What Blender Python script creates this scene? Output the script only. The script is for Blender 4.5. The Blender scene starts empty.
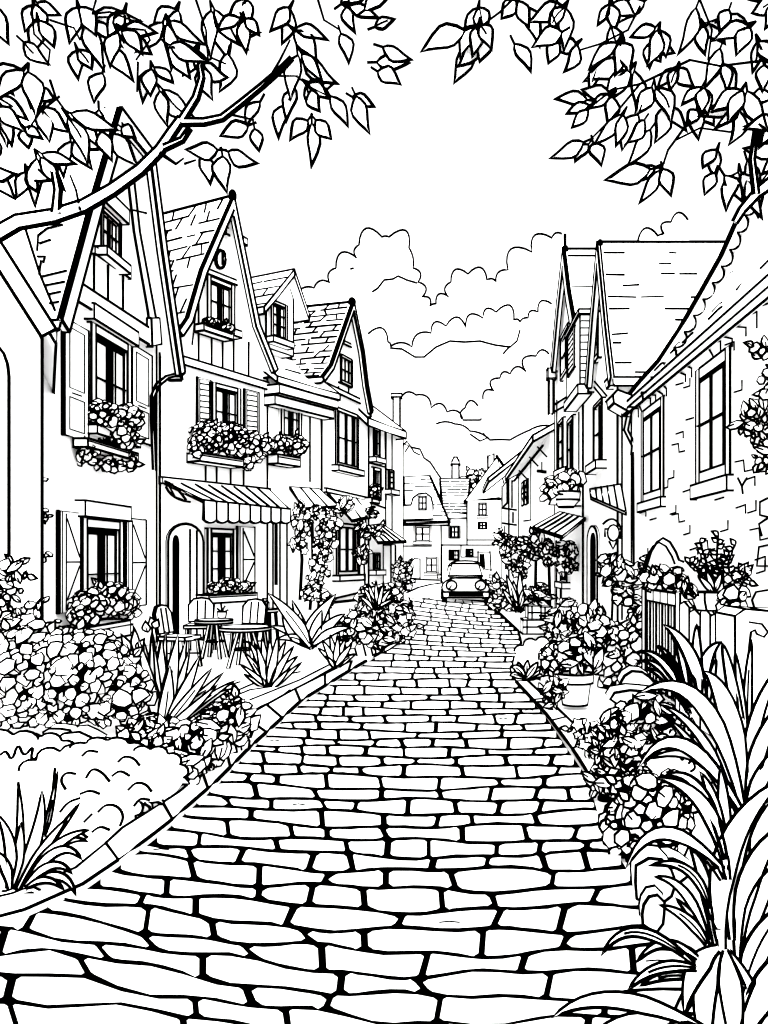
import bpy, math, random
from mathutils import Vector as V

# ------------------------------------------------------------------ camera, sky, sun, exposure
C = bpy.context.scene
FPX, CX, CY, EYE = 850.0, 450.0, 560.0, 1.55
cd = bpy.data.cameras.new('camera'); cam = bpy.data.objects.new('camera', cd); C.collection.objects.link(cam)
cam.location = (0, 0, EYE); cam.rotation_euler = (math.radians(90), 0, 0)
cd.sensor_fit = 'VERTICAL'; cd.sensor_height = 36; cd.lens = 36 * FPX / 1024
cd.shift_x = (384 - CX) / 1024; cd.shift_y = (CY - 512) / 1024
cd.clip_start = 0.05; cd.clip_end = 5000
C.camera = cam

SUN_EL, SUN_ROT = 28, 186
w = bpy.data.worlds.new('World'); C.world = w; w.use_nodes = True
nt = w.node_tree; bg = nt.nodes['Background']
sky = nt.nodes.new('ShaderNodeTexSky'); sky.sky_type = 'NISHITA'; sky.sun_disc = False
sky.sun_elevation = math.radians(SUN_EL); sky.sun_rotation = math.radians(SUN_ROT)
sky.dust_density = 8; sky.air_density = 1; sky.ozone_density = 0.5
bw = nt.nodes.new('ShaderNodeRGBToBW'); pw = nt.nodes.new('ShaderNodeMath'); pw.operation = 'POWER'; pw.inputs[1].default_value = 0.15
nt.links.new(sky.outputs[0], bw.inputs[0]); nt.links.new(bw.outputs[0], pw.inputs[0]); nt.links.new(pw.outputs[0], bg.inputs['Color'])
bg.inputs['Strength'].default_value = 0.15
sl = bpy.data.lights.new('sun', 'SUN'); sl.energy = 1.1; sl.angle = math.radians(70); sl.color = (1, 0.99, 0.97)
sun = bpy.data.objects.new('sun', sl); C.collection.objects.link(sun)
sun.rotation_euler = (math.radians(62), 0, math.radians(6))
vs = C.view_settings
vs.view_transform = 'Standard'; vs.look = 'None'; vs.gamma = 1; vs.use_curve_mapping = False
vs.exposure = 3.6
C.cycles.max_bounces = 8; C.cycles.diffuse_bounces = 6; C.cycles.use_denoising = True
C.cycles.filter_width = 1.25
C.cycles.caustics_reflective = False; C.cycles.caustics_refractive = False

# ------------------------------------------------------------------ materials
def mat(name, col, rough=0.9, var=0.0):
    m = bpy.data.materials.new(name); m.use_nodes = True
    n = m.node_tree; b = n.nodes['Principled BSDF']
    b.inputs['Base Color'].default_value = (*col, 1); b.inputs['Roughness'].default_value = rough
    b.inputs['Specular IOR Level'].default_value = 0.0
    if var:
        t = n.nodes.new('ShaderNodeTexNoise'); t.inputs['Scale'].default_value = 6
        r = n.nodes.new('ShaderNodeMapRange'); r.inputs[3].default_value = col[0] - var; r.inputs[4].default_value = col[0]
        n.links.new(t.outputs['Fac'], r.inputs[0]); n.links.new(r.outputs[0], b.inputs['Base Color'])
    return m
PAPER = mat('white_paint', (0.9, 0.9, 0.9), var=0.04)
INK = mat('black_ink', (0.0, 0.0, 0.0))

# ------------------------------------------------------------------ mesh builder
rnd = random.Random(7)
def ray(u, v): return V(((u - CX) / FPX, 1.0, -(v - CY) / FPX))
def P(u, v, d): return V((0, 0, EYE)) + ray(u, v) * d
def G(u, v, z=0.0):
    d = (EYE - z) * FPX / (v - CY)
    return P(u, v, d)
def GD(v): return EYE * FPX / (v - CY)
def wdef(y):
    if y < 7: return 2.9
    if y < 14: return 2.9 - (y - 7) / 7 * 0.6
    if y < 30: return 2.3 - (y - 14) / 16 * 0.35
    return 1.95
def rad(p, w): 
    y = max(p.y, 0.8)
    return 0.5 * 1.4 * (w if w else wdef(y)) * y / FPX
class MB:
    def __init__(s): s.v = []; s.f = []; s.m = []
    def face(s, pts, m=0):
        i = len(s.v); s.v += [tuple(p) for p in pts]; s.f.append(tuple(range(i, i + len(pts)))); s.m.append(m)
    def tube(s, pts, w=None, closed=False, r=None, sides=4, taper=None):
        q = [V(pts[0])]
        for p in pts[1:]:
            if (V(p) - q[-1]).length > 1e-6: q.append(V(p))
        if closed and len(q) > 2 and (q[0] - q[-1]).length < 1e-6: q.pop()
        n = len(q)
        if n < 2: return
        prev = None; i0 = len(s.v)
        for i in range(n):
            if closed: t = (q[(i + 1) % n] - q[i - 1])
            else: t = q[min(i + 1, n - 1)] - q[max(i - 1, 0)]
            if t.length < 1e-9: t = V((0, 0, 1))
            t.normalize()
            if prev is None:
                ref = V((0, 0, 1)) if abs(t.z) < 0.9 else V((1, 0, 0))
                a = t.cross(ref).normalized()
            else:
                a = prev - t * prev.dot(t)
                if a.length < 1e-6: a = t.orthogonal()
                a.normalize()
            prev = a; b = t.cross(a)
            rr = r if r else rad(q[i], w)
            if taper: rr *= taper(i / (n - 1))
            for k in range(sides):
                an = 2 * math.pi * (k + 0.5) / sides
                s.v.append(tuple(q[i] + (a * math.cos(an) + b * math.sin(an)) * rr))
        for i in range(n if closed else n - 1):
            j = (i + 1) % n
            for k in range(sides):
                l = (k + 1) % sides
                s.f.append((i0 + i * sides + k, i0 + i * sides + l, i0 + j * sides + l, i0 + j * sides + k)); s.m.append(1)
        if not closed:
            s.f.append(tuple(i0 + k for k in range(sides))[::-1]); s.m.append(1)
            s.f.append(tuple(i0 + (n - 1) * sides + k for k in range(sides))); s.m.append(1)
    def prism(s, pts, vec, w=None, m=0, ink=True, joins=True):
        pts = [V(p) for p in pts]; vec = V(vec); b = [p + vec for p in pts]; n = len(pts)
        s.face(pts, m); s.face(b[::-1], m)
        for i in range(n):
            j = (i + 1) % n; s.face([pts[i], b[i], b[j], pts[j]], m)
        if ink:
            s.tube(pts, w, True); s.tube(b, w, True)
            if joins:
                for i in range(n): s.tube([pts[i], b[i]], w)
    def box(s, F, s0, s1, n0, n1, z0, z1, w=None, m=0, ink=True):
        q = [F.W(s0, n1, z0), F.W(s1, n1, z0), F.W(s1, n1, z1), F.W(s0, n1, z1)]
        s.prism(q, F.W(0, n0, 0) - F.W(0, n1, 0), w, m, ink)
    def build(s, name, parent=None, base=None, label=None):
        me = bpy.data.meshes.new(name)
        o = bpy.data.objects.new(name, me); C.collection.objects.link(o)
        org = V((0, 0, 0))
        if parent is not None: org = wloc(parent)
        if base is not None: org = V(base)
        me.from_pydata([(a - org.x, b - org.y, c - org.z) for a, b, c in s.v], [], s.f)
        me.materials.append(PAPER); me.materials.append(INK)
        me.polygons.foreach_set('material_index', s.m); me.update()
        if parent is not None: o.parent = parent
        elif base is not None: o.location = base
        if label: o['label'] = label
        return o
def wloc(o):
    p = V((0, 0, 0))
    while o: p += V(o.location); o = o.parent
    return p
def tag(o, label, cat, group=None):
    o['label'] = label; o['category'] = cat
    if group: o['group'] = group
    return o
def thing(name, label, cat, loc, group=None):
    o = bpy.data.objects.new(name, None); C.collection.objects.link(o); o.location = loc
    return tag(o, label, cat, group)
def structure(name, mb, kind='structure'):
    o = mb.build(name); o['kind'] = kind; return o
def bez(p0, p1, p2, n=8):
    return [p0 * (1 - t) ** 2 + p1 * 2 * t * (1 - t) + p2 * t * t for t in [i / n for i in range(n + 1)]]

class Facade:
    def __init__(s, u0, d0, vpx=None, side=1, t=None):
        s.O = V(((u0 - CX) / FPX * d0, d0, 0))
        s.t = V(t if t else ((vpx - CX) / FPX, 1, 0)).normalized()
        s.n = V((s.t.y, -s.t.x, 0)) * side
    def W(s, a, n, z): return s.O + s.t * a + s.n * n + V((0, 0, z))
    def d(s, u, v, n=0):
        r = ray(u, v); return (n - (V((0, 0, EYE)) - s.O).dot(s.n)) / r.dot(s.n)
    def P(s, u, v, n=0): return P(u, v, s.d(u, v, n))
    def hit(s, u, v, n=0):
        p = s.P(u, v, n); return (p - s.O).dot(s.t), p.z
    def s(s_, u, n=0): return s_.hit(u, CY, n)[0]
    def z(s, u, v, n=0): return s.hit(u, v, n)[1]

# ------------------------------------------------------------------ ground, road, kerb
mb = MB()
R = 1500
mb.face([(-R, -60, -0.03), (R, -60, -0.03), (R, R, -0.03), (-R, R, -0.03)])
structure('ground', mb)

LE = [(-160, 955), (-60, 935), (20, 915), (77, 895), (123, 863), (167, 830), (247, 753), (273, 728), (300, 704), (343, 677), (386, 652), (405, 634), (413, 618), (411, 603), (408, 597)]
RE = [(742, 1060), (700, 1005), (664, 955), (648, 915), (624, 867), (602, 832), (586, 778), (570, 755), (546, 719), (524, 690), (511, 675), (513, 660), (521, 643), (518, 630), (500, 613), (486, 604), (484, 599)]
def interp_u(E, v):
    for (u0, v0), (u1, v1) in zip(E, E[1:]):
        if min(v0, v1) <= v <= max(v0, v1):
            return u0 + (u1 - u0) * (v - v0) / ((v1 - v0) or 1)
    return E[0][0] if abs(v - E[0][1]) < abs(v - E[-1][1]) else E[-1][0]
def bow(u, v): 
    k = min(1, max(0, (v - 600) / 250))
    x = (u - 440)
    y = -0.00016 * x * x * k if x < 0 else -0.00012 * x * x * k
    if x < -60 and v > 880: y += (v - 880) * 0.0011 * (x + 60) * 0.5
    if v < 670: y += (u - 462) * .1 * (670 - v) / 60 - .0006 * (u - 462) ** 2 * (670 - v) / 60
    return max(y, -45)
r = random.Random(11)
base = MB()      # dark jointing under the stones
pts = [G(-700, 1130, -.012)] + [G(u - 7 * min(1, (v - 595) / 80), v, -.012) for u, v in LE] + [G(u + 1.5, v, -.012) for u, v in RE[::-1]] + [G(1000, 1130, -.012)]
base.face(pts[::-1], 1)
st = base
v = 599.5; rows = []
while v < 1110:
    rows.append(v); px = 3.5 + 0.048 * max(0, v - 618) + 0.00008 * max(0, v - 760) ** 2 + (0.5 if v < 640 else 0)
    v += px * r.uniform(0.86, 1.14)
def rowoff(i, u):
    px = 3.2 + 0.079 * max(0, rows[i] - 612)
    return px * (0.085 if rows[i] < 860 else .1) * (math.sin(u * 0.021 + i * 2.3) + 0.7 * math.sin(u * 0.053 + i * 4.1)) * (1 if rows[i] > 650 else .5)
for i in range(len(rows) - 1):
    va, vb = rows[i], rows[i + 1]; vm = (va + vb) / 2; h = vb - va
    gv = 1.2 + 0.0105 * (vm - 600); gu = 1.3 + 0.018 * (vm - 600)
    gv = min(gv, 4.2); gu = min(gu, 7)
    ul = interp_u(LE, max(597, min(955, vm))) + 2
    for _ in range(4): ul = interp_u(LE, max(597, min(955, vm + bow(ul, vm)))) - (5 if vm > 640 else -1)
    ur = interp_u(RE, max(599, min(1060, vm))) - .5
    if vm > 925: ul = -60 - (vm - 880) * 1.2
    if vm > 1020: ur += (vm - 1020) * .8
    wid = 11 + 0.175 * max(0, vm - 600) + 0.0006 * max(0, vm - 760) ** 2
    u = ul - r.uniform(0, 0.3) * wid * (vm > 900)
    slL = 0
    while u < ur - 3:
        ww = wid * r.uniform(0.62, 1.45)
        u2 = min(u + ww, ur)
        if ur - u2 < wid * 0.35: u2 = ur
        slR = r.uniform(-.28, .28) * h * (.4 if vm < 860 else .6) if u2 < ur - .01 else 0
        def cor(uu, i_):
            uu2 = uu
            return (uu2, rows[i_] + rowoff(i_, uu) + bow(uu, rows[i_]))
        n = 5
        top = [cor(u + (u2 - u) * k / n, i) for k in range(n + 1)]
        bot = [cor(u + (u2 - u) * k / n, i + 1) for k in range(n + 1)]
        j = lambda a: r.uniform(-a, a)
        g1, g2 = gu * r.uniform(.35, .7), gu * r.uniform(.35, .7)
        if u2 >= ur - .01: g2 = .3
        sl_ = 0
        top = [(a, b + gv * 0.5 * r.uniform(.7, 1.2)) for a, b in top]; bot = [(a, b - gv * 0.5 * r.uniform(.7, 1.2)) for a, b in bot]
        cut = min(0.16 * h, 0.12 * (u2 - u)) * r.uniform(.4, 1.5)
        
        L = [(top[0][0] + g1 + cut + slL, top[0][1]), ] + top[1:-1] + [(top[-1][0] - g2 - cut + slR, top[-1][1]),
             (top[-1][0] - g2 + slR, top[-1][1] + cut * 0.7), (bot[-1][0] - g2 - slR, bot[-1][1] - cut * .6), (bot[-1][0] - g2 - cut - slR, bot[-1][1])] + bot[1:-1][::-1] + \
            [(bot[0][0] + g1 + cut - slL, bot[0][1]), (bot[0][0] + g1 - slL, bot[0][1] - cut * .7), (top[0][0] + g1 + slL, top[0][1] + cut * .6)]
        okp = all(b > CY + 30 for a, b in L)
        if okp:
            T = [G(a, b, 0) for a, b in L]
            st.face(T[::-1], 0)
            Bm = [V((p.x, p.y, -.012)) for p in T]
            for k in range(len(T)):
                st.face([T[k], Bm[k], Bm[(k + 1) % len(T)], T[(k + 1) % len(T)]], 1)
            if r.random() < .035 and h > 6:
                a0 = u + (u2 - u) * r.uniform(.15, .5); b0 = vm + bow(a0, vm) + j(h * .15)
                st.tube([G(a0, b0, .002), G(a0 + wid * .12, b0 - 1, .002), G(a0 + wid * .25, b0, .002)], 1.3)
        u = u2; slL = slR
structure('road', st)
# far bend of the lane, smooth, with its kerb line
mb = MB()
mb.face([G(404, 597, -.006), G(484, 600, -.006), G(500, 584, -.006), G(440, 582, -.006), G(405, 590, -.006)][::-1], 0)
mb.tube([G(407, 593), G(418, 588), G(430, 585), G(445, 583)], 2.2)
mb.tube([G(412, 599), G(430, 600), G(446, 602)], 1.4)
for a, b in ((418, 594), (425, 592), (432, 596)): mb.tube([G(a, b), G(a + 10, b + .4)], .9)
structure('street', mb)

# kerb stones, left strip
KO = [(-80, 922), (10, 900), (60, 884), (90, 863), (123, 832), (177, 798), (230, 752), (248, 718), (292, 693), (347, 665), (386, 644), (407, 628), (412, 612)]
KI = [(-60, 938), (20, 917), (77, 893), (125, 860), (167, 828), (218, 783), (250, 750), (276, 726), (302, 702), (345, 675), (387, 650), (406, 635), (413, 618)]
def along(L, t):
    pt = [G(*p) for p in L]; acc = [0]
    for a, b in zip(pt, pt[1:]): acc.append(acc[-1] + (b - a).length)
    t *= acc[-1]
    for i in range(len(pt) - 1):
        if t <= acc[i + 1] + 1e-9:
            return pt[i].lerp(pt[i + 1], (t - acc[i]) / (acc[i + 1] - acc[i]))
    return pt[-1]
def kerb(KO, KI, ts, h=.025):
    mb = MB(); up = V((0, 0, h))
    for a, b in zip(ts, ts[1:]):
        n = 3; q = [along(KO, a + (b - a) * k / n) for k in range(n + 1)] + [along(KI, a + (b - a) * k / n) for k in range(n, -1, -1)]
        q = [p + up for p in q]
        mb.face(q, 0)
        for k in range(len(q)):
            mb.face([q[k], q[(k + 1) % len(q)], q[(k + 1) % len(q)] - up * 1.5, q[k] - up * 1.5], 0)
        mb.tube(q, None, True)
    return mb
ts = [0, .05, .085, .12, .15, .185, .215, .25, .3, .36, .43, .5, .58, .68, .8, 1]
structure('kerb', kerb(KO, KI, ts))
KO2 = [(528, 683), (563, 716), (590, 742), (612, 770)]
KI2 = [(516, 683), (548, 718), (573, 752), (592, 782)]
structure('kerb', kerb(KO2, KI2, [0, .3, .55, .8, 1], .02))
# pavement of the left terrace with slab joints
mb = MB()
mb.face([p for p in [G(150, 700, -.004), G(246, 722, -.004), G(292, 696, -.004), G(386, 646, -.004), G(402, 620, -.004), G(330, 625, -.004), G(150, 655, -.004)]], 0)
for a in ([(243, 717), (262, 706), (300, 690)], [(225, 700), (250, 690), (278, 686)], [(262, 712), (290, 690)], [(232, 693), (262, 680), (300, 672)], [(250, 700), (300, 680), (335, 662)], [(215, 690), (240, 682)], [(305, 684), (340, 664)]):
    mb.tube([G(*p) for p in a], 1.8)
structure('pavement', mb)

# ------------------------------------------------------------------ house kit
def tiles(mb, F, A, B, A2, B2, rows, cols, keep=.9, w=1.6, seed=1, lift=.012, ticks=.85):
    """slate courses between edge A-B (front, top to foot) and A2-B2 (back)."""
    rr = random.Random(seed)
    nrm = (B - A).cross(A2 - A).normalized()
    if nrm.z < 0: nrm = -nrm
    up = nrm * lift
    for i in range(1, rows + 1):
        f = i / (rows + .4)
        a = A.lerp(B, f) + up; b = A2.lerp(B2, f) + up
        fp = A.lerp(B, (i - 1) / (rows + .4)) + up; bp = A2.lerp(B2, (i - 1) / (rows + .4)) + up
        k = 0.0
        while k < 1:
            k2 = min(1, k + rr.uniform(.8, 2.4) / cols)
            if rr.random() < keep:
                jj = [V((0, 0, rr.uniform(-.015, .015))) for _ in range(2)]
                mb.tube([a.lerp(b, k + .01) + jj[0], a.lerp(b, k2 - .01) + jj[1]], w * rr.uniform(.8, 1.2))
            k = k2
        for c in range(cols):
            x = (c + (.5 if i % 2 else 0) + rr.uniform(-.15, .15)) / cols
            if 0.02 < x < .98 and rr.random() < ticks:
                mb.tube([a.lerp(b, x), fp.lerp(bp, min(1, x + rr.uniform(-.02, .02)))], w)

def roof_z(R, s):
    for (s0, z0), (s1, z1) in zip(R, R[1:]):
        if min(s0, s1) <= s <= max(s0, s1) and s0 != s1: return z0 + (z1 - z0) * (s - s0) / (s1 - s0)
    return R[0][1] if abs(s - R[0][0]) < abs(s - R[-1][0]) else R[-1][1]
def gable_roof(F, parent, R, depth, ov, th=.14, bw=.3, trow=9, tcol=6, seed=1, w=None, keep=.9, ticks=.85, sides=(0, 1), back=None, ridge=True):
    """R: (s,z) outline of the roof's top from one foot over the apex to the other."""
    k = max(range(len(R)), key=lambda i: R[i][1])
    mb = MB()
    fr = [F.W(s, ov, z) for s, z in R]; bk = [F.W(s, -depth, z) for s, z in R]
    fl = [p - V((0, 0, th)) for p in fr]; bl = [p - V((0, 0, th)) for p in bk]
    for i in range(len(R) - 1):
        mb.face([fr[i], fr[i + 1], bk[i + 1], bk[i]]); mb.face([fl[i], bl[i], bl[i + 1], fl[i + 1]])
        mb.face([fr[i], fl[i], fl[i + 1], fr[i + 1]]); mb.face([bk[i], bk[i + 1], bl[i + 1], bl[i]])
    for e in (0, -1):
        mb.face([fr[e], bk[e], bl[e], fl[e]]); mb.tube([fr[e], bk[e]], w); mb.tube([fl[e], bl[e]], w); mb.tube([bk[e], bl[e]], w)
    mb.tube(fr, w); mb.tube(bk, w); mb.tube(fl, w); mb.tube(bl, w)
    if ridge: mb.tube([fr[k], bk[k]], (w or wdef(fr[k].y)) * 1.3)
    tot = sum((fr[i + 1] - fr[i]).length for i in range(k)) or 1
    for sd in sides:
        seg = range(k) if sd == 0 else range(k, len(R) - 1)
        tt = sum((fr[i + 1] - fr[i]).length for i in seg) or 1
        for i in seg:
            a, b = (i + 1, i) if sd == 0 else (i, i + 1)
            nr = max(1, round(trow * (fr[b] - fr[a]).length / tt))
            tiles(mb, F, fr[a], fr[b], bk[a], bk[b], nr, tcol, keep, 1.65, seed + i, ticks=ticks)
    o = mb.build('roof', parent)
    # bargeboards: a pair, one along each rake
    for rg in (range(0, k + 1), range(k, len(R))):
        mb = MB(); pr = [R[i] for i in rg]
        inn = []
        for i, (s, z) in enumerate(pr):
            p0, p1 = pr[max(i - 1, 0)], pr[min(i + 1, len(pr) - 1)]
            tx, tz = p1[0] - p0[0], p1[1] - p0[1]; l = math.hypot(tx, tz) or 1; tx /= l; tz /= l
            if (i + rg[0]) == k: inn.append((s, z - bw / max(abs(tx), .2)))
            else: inn.append((s + tz * bw, z - tx * bw))
        a = [F.W(s, ov + .05, z + .01) for s, z in pr]; b = [F.W(s, ov + .05, z) for s, z in inn]
        off = F.n * -.09
        for i in range(len(pr) - 1):
            mb.face([a[i], b[i], b[i + 1], a[i + 1]]); mb.face([a[i] + off, a[i + 1] + off, b[i + 1] + off, b[i] + off])
            mb.face([a[i], a[i + 1], a[i + 1] + off, a[i] + off]); mb.face([b[i], b[i] + off, b[i + 1] + off, b[i + 1]])
        mb.tube(a, (w or wdef(a[0].y)) * 1.1); mb.tube(b, w); mb.tube([b_ + off for b_ in b], (w or 2) * .7)
        e = 0 if rg[0] == 0 else -1
        mb.tube([a[e], b[e], b[e] + off], w); mb.face([a[e], b[e], b[e] + off, a[e] + off])
        mb.build('bargeboard', parent)
    return o
def gable_wall(F, parent, R, s0, s1, depth, th=.16, name='wall', w=None, lines=()):
    poly = [(s0, 0.0), (s0, roof_z(R, s0) - th)] + [(s, z - th) for s, z in R if s0 < s < s1] + [(s1, roof_z(R, s1) - th), (s1, 0.0)]
    mb = MB(); mb.prism([F.W(s, 0, z) for s, z in poly][::-1], F.n * -depth, w, ink=False)
    for s in (s0, s1):
        mb.tube([F.W(s, 0, 0), F.W(s, 0, roof_z(R, s) - th)], w); mb.tube([F.W(s, -depth, 0), F.W(s, -depth, roof_z(R, s) - th)], w)
    for L in lines:
        mb.tube([F.P(a, b, .004) for a, b in L[0]], L[1])
    return mb.build(name, parent)
def beam(F, parent, a, b, h=.22, n=.07, name='beam', w=None):
    (s0, z0), (s1, z1) = F.hit(*a), F.hit(*b)
    mb = MB(); q = [F.W(s0, n, z0 - h), F.W(s1, n, z1 - h), F.W(s1, n, z1), F.W(s0, n, z0)]
    mb.prism(q, F.n * -(n + .03), w); return mb.build(name, parent)
def timber(F, parent, u, v0, v1, w=None):
    """thin batten standing on the gable field"""
    s, z0 = F.hit(u, v0); z1 = F.z(u, v1)
    mb = MB(); mb.box(F, s - .012, s + .012, -.02, .02, z1, z0, m=1, ink=False); 
    mb.tube([F.W(s, .02, z0), F.W(s, .02, z1)], w or 1.6); return mb.build('batten', parent)
def window(F, parent, u0, u1, v0, v1, style=0, case=.09, sill=True, w=None, dark=1.0, label=None, lint=False, sillh=.14, so=.2, se=.08, nn_=.07):
    um = (u0 + u1) / 2; s0, s1 = F.s(u0), F.s(u1)
    if s0 > s1: s0, s1 = s1, s0
    z1, z0 = F.z(um, v0), F.z(um, v1)
    W_, H_ = s1 - s0, z1 - z0
    mb = MB(); n = nn_
    c = min(case, W_ * .14, H_ * .1); c2 = min(case, H_ * .1)
    for q in ((s0, s0 + c, z0, z1), (s1 - c, s1, z0, z1), (s0 + c, s1 - c, z1 - c2, z1 - .002), (s0 + c, s1 - c, z0 + .002, z0 + c2)):
        mb.box(F, q[0], q[1], -.02, n, q[2], q[3], w)
    f = mb.build('window', parent, label=label)
    a0, a1, b0, b1 = s0 + c, s1 - c, z0 + c2, z1 - c2; w2 = a1 - a0
    mb = MB()
    mb.box(F, a0, a1, -.02, .012, b0, b1, w, ink=False)
    k = lambda x0, x1, y0=0, y1=1: mb.box(F, a0 + w2 * x0, a0 + w2 * x1, 0, .03, b0 + (b1 - b0) * y0, b0 + (b1 - b0) * y1, m=1, ink=False)  # black strips on the pane: painted reveal and curtain shadow, plus bars
    if style == 0:      # two casements, reveal shadow as black strip, dark meeting stile with curtain shadow
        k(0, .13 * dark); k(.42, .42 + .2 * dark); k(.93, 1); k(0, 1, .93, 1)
    elif style == 1:    # mostly white, thin shadow put in as black strips
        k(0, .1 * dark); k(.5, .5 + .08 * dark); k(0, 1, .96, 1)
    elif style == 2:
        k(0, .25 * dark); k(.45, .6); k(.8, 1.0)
    elif style == 3:    # reveal shadow put in as one wide black band
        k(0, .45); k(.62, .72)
    mb.build('pane', f)
    mb = MB()
    for y in ((.5,) if H_ / max(W_, .1) < 1.4 or style in (1, 2) else (.36, .68)) if style != 4 else (.5,):
        mb.box(F, a0, a1, .01, .045, b0 + (b1 - b0) * y - .012, b0 + (b1 - b0) * y + .012, w, m=1, ink=False)
        mb.tube([F.W(a0, .045, b0 + (b1 - b0) * y), F.W(a1, .045, b0 + (b1 - b0) * y)], 1.5)
    for x in (.38, .66) if style == 0 else (.48,):
        mb.tube([F.W(a0 + w2 * x, .04, b0), F.W(a0 + w2 * x, .04, b1)], 1.5)
    mb.build('frame', f)
    if sill:
        mb = MB(); mb.box(F, s0 - se, s1 + se, -.02, so, z0 - sillh, z0 - .003, w); mb.build('sill', f)
    if lint:
        mb = MB(); mb.box(F, s0 - .1, s1 + .1, -.02, .16, z1 + .02, z1 + .26, w); mb.build('lintel', f)
    return f
def shutter(F, parent, u0, u1, v0, v1, kind='louvre', n=.05, w=None):
    um = (u0 + u1) / 2; s0, s1 = sorted((F.s(u0), F.s(u1))); z1, z0 = F.z(um, v0), F.z(um, v1)
    mb = MB(); mb.box(F, s0, s1, n - .04, n, z0, z1, w)
    W_, H_ = s1 - s0, z1 - z0; X = lambda x, y: F.W(s0 + W_ * x, n + .003, z0 + H_ * y)
    if kind == 'louvre':
        mb.tube([X(.14, .03), X(.14, .97), X(.88, .97), X(.88, .03)], 1.3, True)
        m_ = 8
        for i in range(1, m_): mb.tube([X(.16, i / m_), X(.86, i / m_ + .02)], 1.3)
    elif kind == 'panel':
        for y0, y1 in ((.06, .34), (.42, .94)): mb.tube([X(.2, y0), X(.2, y1), X(.82, y1), X(.82, y0)], 1.5, True)
        mb.tube([X(.3, .38), X(.7, .385)], 1.3)
    else:
        mb.tube([X(.3, .02), X(.3, .98)], 1.5); mb.tube([X(.3, .5), X(1, .5)], 1.6)
        mb.tube([X(.34, .93), X(.95, .55)], 1.6); mb.tube([X(.34, .12), X(.95, .46)], 1.6); mb.tube([X(.12, 0), X(.12, 1)], 1.2)
    return mb.build('shutter', parent)

# ---- foliage kit
def cell(mb, c, nrm, r, rr, w, kind='blob'):
    nrm = nrm.normalized(); a = nrm.orthogonal().normalized(); b = nrm.cross(a)
    ph = rr.uniform(0, 6.28); pts = []
    if kind == 'blob':
        n = rr.choice((6, 7, 8)); ex = rr.uniform(.75, 1.0)
        for k in range(n):
            an = ph + 2 * math.pi * k / n; q = r * rr.uniform(.74, 1.2)
            pts.append(c + a * math.cos(an) * q + b * math.sin(an) * q * ex)
    elif kind == 'leaf':
        l = r * 1.35; wd = r * rr.uniform(.5, .7)
        x = a * math.cos(ph) + b * math.sin(ph); y = nrm.cross(x)
        for t, s in ((-1, 0), (-.45, .8), (.15, 1), (.65, .6), (1.1, 0), (.65, -.6), (.15, -1), (-.45, -.8)):
            pts.append(c + x * l * t + y * wd * s)
    elif kind == 'petal':
        n = 10
        for k in range(n):
            an = ph + 2 * math.pi * k / n; q = r * (1.1 if k % 2 else .72)
            pts.append(c + a * math.cos(an) * q + b * math.sin(an) * q)
    top = c + nrm * r * .22
    for k in range(len(pts)): mb.face([pts[k], pts[(k + 1) % len(pts)], top])
    mb.tube(pts, w, True, sides=3)
    if kind == 'leaf': mb.tube([pts[0] + nrm * .3 * w * rad(c, 1), top + nrm * .002], w * .7, sides=3)
    elif rr.random() < .2: mb.tube([pts[0].lerp(c, .1) + nrm * r * .05, c + nrm * r * .24], w * .7, sides=3)
def ellipsoid(mb, c, rx, ry, rz, m=1, nu=12, nv=7, jit=0, rr=None):
    P_ = []
    for i in range(nv + 1):
        th = math.pi * i / nv; row = []
        for k in range(nu):
            ph = 2 * math.pi * k / nu; q = 1 + (rr.uniform(-jit, jit) if rr else 0)
            row.append(c + V((rx * math.sin(th) * math.cos(ph) * q, ry * math.sin(th) * math.sin(ph) * q, rz * math.cos(th) * q)))
        P_.append(row)
    for i in range(nv):
        for k in range(nu):
            l = (k + 1) % nu; mb.face([P_[i][k], P_[i + 1][k], P_[i + 1][l], P_[i][l]], m)
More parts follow.
